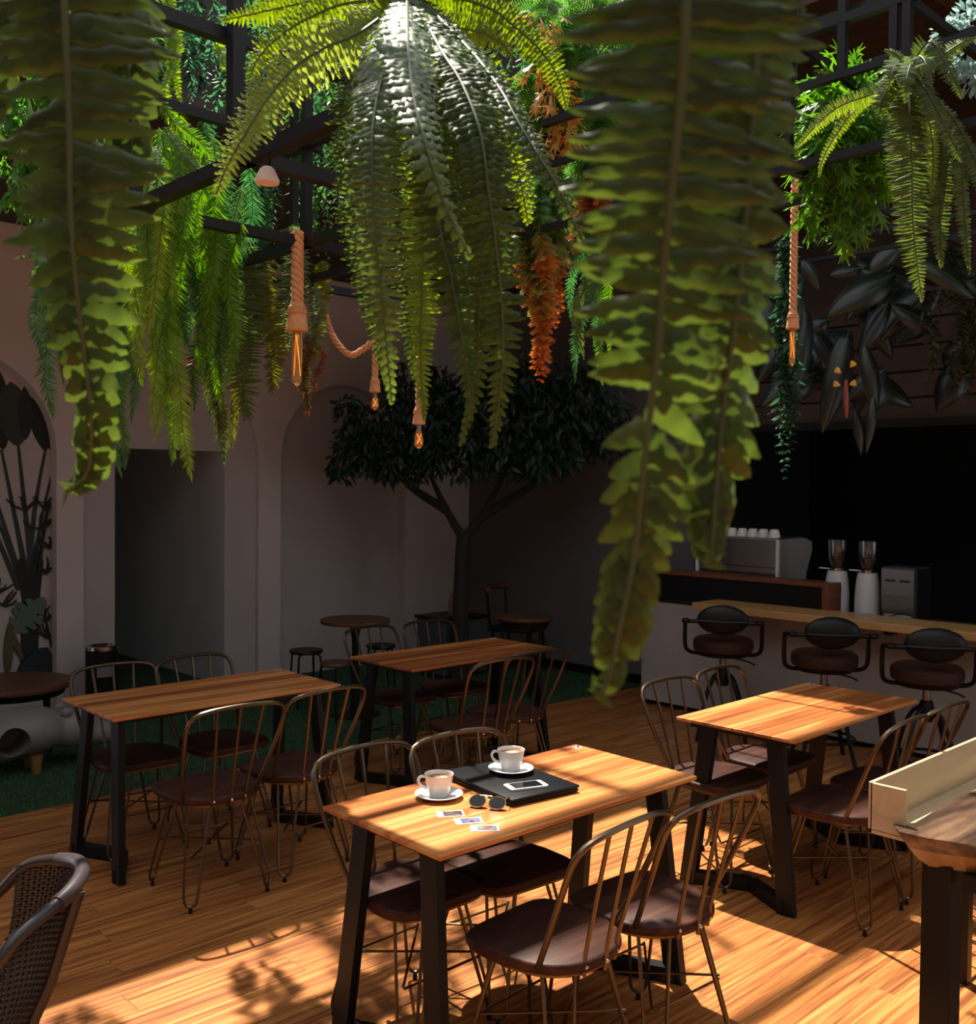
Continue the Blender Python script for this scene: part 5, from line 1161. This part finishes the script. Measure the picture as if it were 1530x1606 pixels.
# ------------------------------------------------------------------ rope lamps and spotlights
def twisted(pts, r, n=120, turns_per_m=13, seg=8):
    """three-strand rope along pts"""
    P = curve(pts, n); T, Lr, N = frames(P, np.array([.31, .87, .12])); s = np.concatenate([[0], np.cumsum(np.linalg.norm(np.diff(P, axis=0), axis=1))]); b = MB()
    for k in range(3):
        a = s*turns_per_m*2*PI+k*2*PI/3
        b.tube([tuple(P[i]+(Lr[i]*math.cos(a[i])+N[i]*math.sin(a[i]))*r*.58) for i in range(n)], r*.50, seg)
    return b
def rope_lamp(label, top, bottom, d, bulb, rope_r, extra=None, cord=None):
    """bulb: 'tube' or 'pear'; top and bottom are pixels of the rope; the lamp hangs d metres deep"""
    A, B = at(*top, d), at(*bottom, d)
    B = np.array([B[0], B[1], B[2]]); A = np.array([B[0]+(A[0]-B[0])*.4, B[1]+(A[1]-B[1])*.4, A[2]])
    t = thing('rope_lamp', label, 'lamp', tuple(A), 0, 'rope pendant lamps')
    pts = [A, A*.6+B*.4, B] if extra is None else extra+[B]
    world_child(twisted(pts, rope_r, 160), 'rope', 'rope', t)
    S = rope_r/.016
    hz = B[2]
    hol = MB().lathe([(rope_r*.9, .012*S), (rope_r*1.25, 0), (rope_r*1.35, -.012*S), (rope_r*1.55, -.03*S), (rope_r*1.75, -.062*S), (rope_r*1.5, -.066*S), (rope_r*1.0, -.05*S), (0, -.05*S)], 20, tuple(B)); world_child(hol, 'wrapped_socket', 'rope', t)
    for k in range(4):
        z = -.004*S-k*.0045*S; world_child(MB().tube([(B[0]+rope_r*(1.32+.06*k)*math.cos(a), B[1]+rope_r*(1.32+.06*k)*math.sin(a), B[2]+z) for a in np.linspace(0, 2*PI, 20, endpoint=False)], rope_r*.17, 5, closed=True), 'binding', 'rope', t)
    C = (B[0], B[1], B[2]-.06*S)
    if bulb == 'tube':
        L, R_ = extra_len[label], rope_r*.80
        gl = MB().lathe([(R_*.6, .0), (R_, -.012), (R_, -L+R_), (R_*.75, -L+R_*.3), (R_*.2, -L), (0, -L-.004)], 20, C)
        world_child(gl, 'bulb', 'amber', t)
        fil = [(C[0]+.45*R_*math.sin(i*PI*.5+.3), C[1]+.45*R_*math.cos(i*PI*.5+.3), C[2]-.02-(L-.045)*(i % 2)*.9-(.004 if i % 2 else 0)) for i in range(6)]
        world_child(MB().tube(fil, .0011, 5), 'filament', 'filament', t)
        world_child(MB().ball((C[0], C[1], C[2]-L), (R_*.3, R_*.3, .006), 8, 6), 'bulb_tip', 'lamp', t)
    else:
        L, R_ = extra_len[label], rope_r*1.25
        world_child(MB().lathe([(R_*.5, .0), (R_*.55, -L*.25)], 16, C), 'bulb_cap', 'steel', t)
        world_child(MB().lathe([(R_*.5, -L*.25), (R_*.7, -L*.4), (R_, -L*.7), (R_*.95, -L*.85), (R_*.55, -L*.97), (0, -L)], 18, C), 'bulb', 'amber', t)
        fil = [(C[0]+.4*R_*math.sin(i*2.1), C[1]+.4*R_*math.cos(i*2.1), C[2]-L*(.42+.38*(i % 2))) for i in range(6)]
        world_child(MB().tube(fil, .0010, 5), 'filament', 'filament', t)
    if cord is not None: world_child(MB().tube([tuple(pts[0]), tuple(cord)], .004, 6), 'cord', 'black', t)
    return t
extra_len = {'rope lamp with a long tubular amber bulb hanging from the lattice': .21, 'rope lamp with a thin tubular bulb on a long rope at the right': .16,
             'rope lamp with a small pear bulb in front of the plain arch': .085, 'pear bulb lamp peeking below the centre fern': .105}
rope_lamp('rope lamp with a long tubular amber bulb hanging from the lattice', (466, 364), (466, 480), 3.8, 'tube', .0235)
rope_lamp('rope lamp with a thin tubular bulb on a long rope at the right', (1246, 235), (1243, 492), 4.3, 'tube', .0160, cord=np.array([*at(1243, 492, 4.3)[:2], RZ]))
sw = [at(*p, 4.6) for p in [(478, 452), (492, 456), (505, 480), (522, 528), (548, 556), (572, 546), (585, 536), (588, 560)]]
rope_lamp('rope lamp with a small pear bulb in front of the plain arch', (588, 565), (588, 595), 4.6, 'pear', .0145, extra=sw)
rope_lamp('pear bulb lamp peeking below the centre fern', (657, 560), (657, 642), 4.2, 'pear', .0155, cord=at(657, 380, 4.2))
def spot(label, x, y, d, s):
    c = at(x, y, d); t = thing('spotlight', label, 'lamp', tuple(c), 0, 'pink-white spotlights')
    prof = [(s*.42, s*.9), (s*.55, s*.75), (s*.80, s*.2), (s*1.0, -s*.25), (s*1.0, -s*.45), (s*.9, -s*.45)]
    MB().lathe(prof, 28).build('shade', 'lamp', t, True)
    for k in range(28):
        a = 2*PI*k/28; MB().tube([(s*.58*math.cos(a), s*.58*math.sin(a), s*.74), (s*.84*math.cos(a), s*.84*math.sin(a), s*.18), (s*1.02*math.cos(a), s*1.02*math.sin(a), -s*.25)], s*.035, 4).build('rib', 'lamp', t)
    MB().lathe([(0, -s*.40), (s*.92, -s*.40)], 28).build('diffuser', plain('spot_diffuser', (.75, .50, .38), .6), t)
    MB().lathe([(s*.30, s*.9), (s*.30, s*1.6)], 14).build('neck', 'black', t)
spot('pink-white ribbed spotlight under the left steel lattice', 419, 279, 2.74, .032)
spot('pink-white spotlight half hidden behind the upper right fern', 1409, 262, 2.98, .026)
spot('pink-white spotlight beside the top of the near right fern', 976, 44, 3.6, .022)
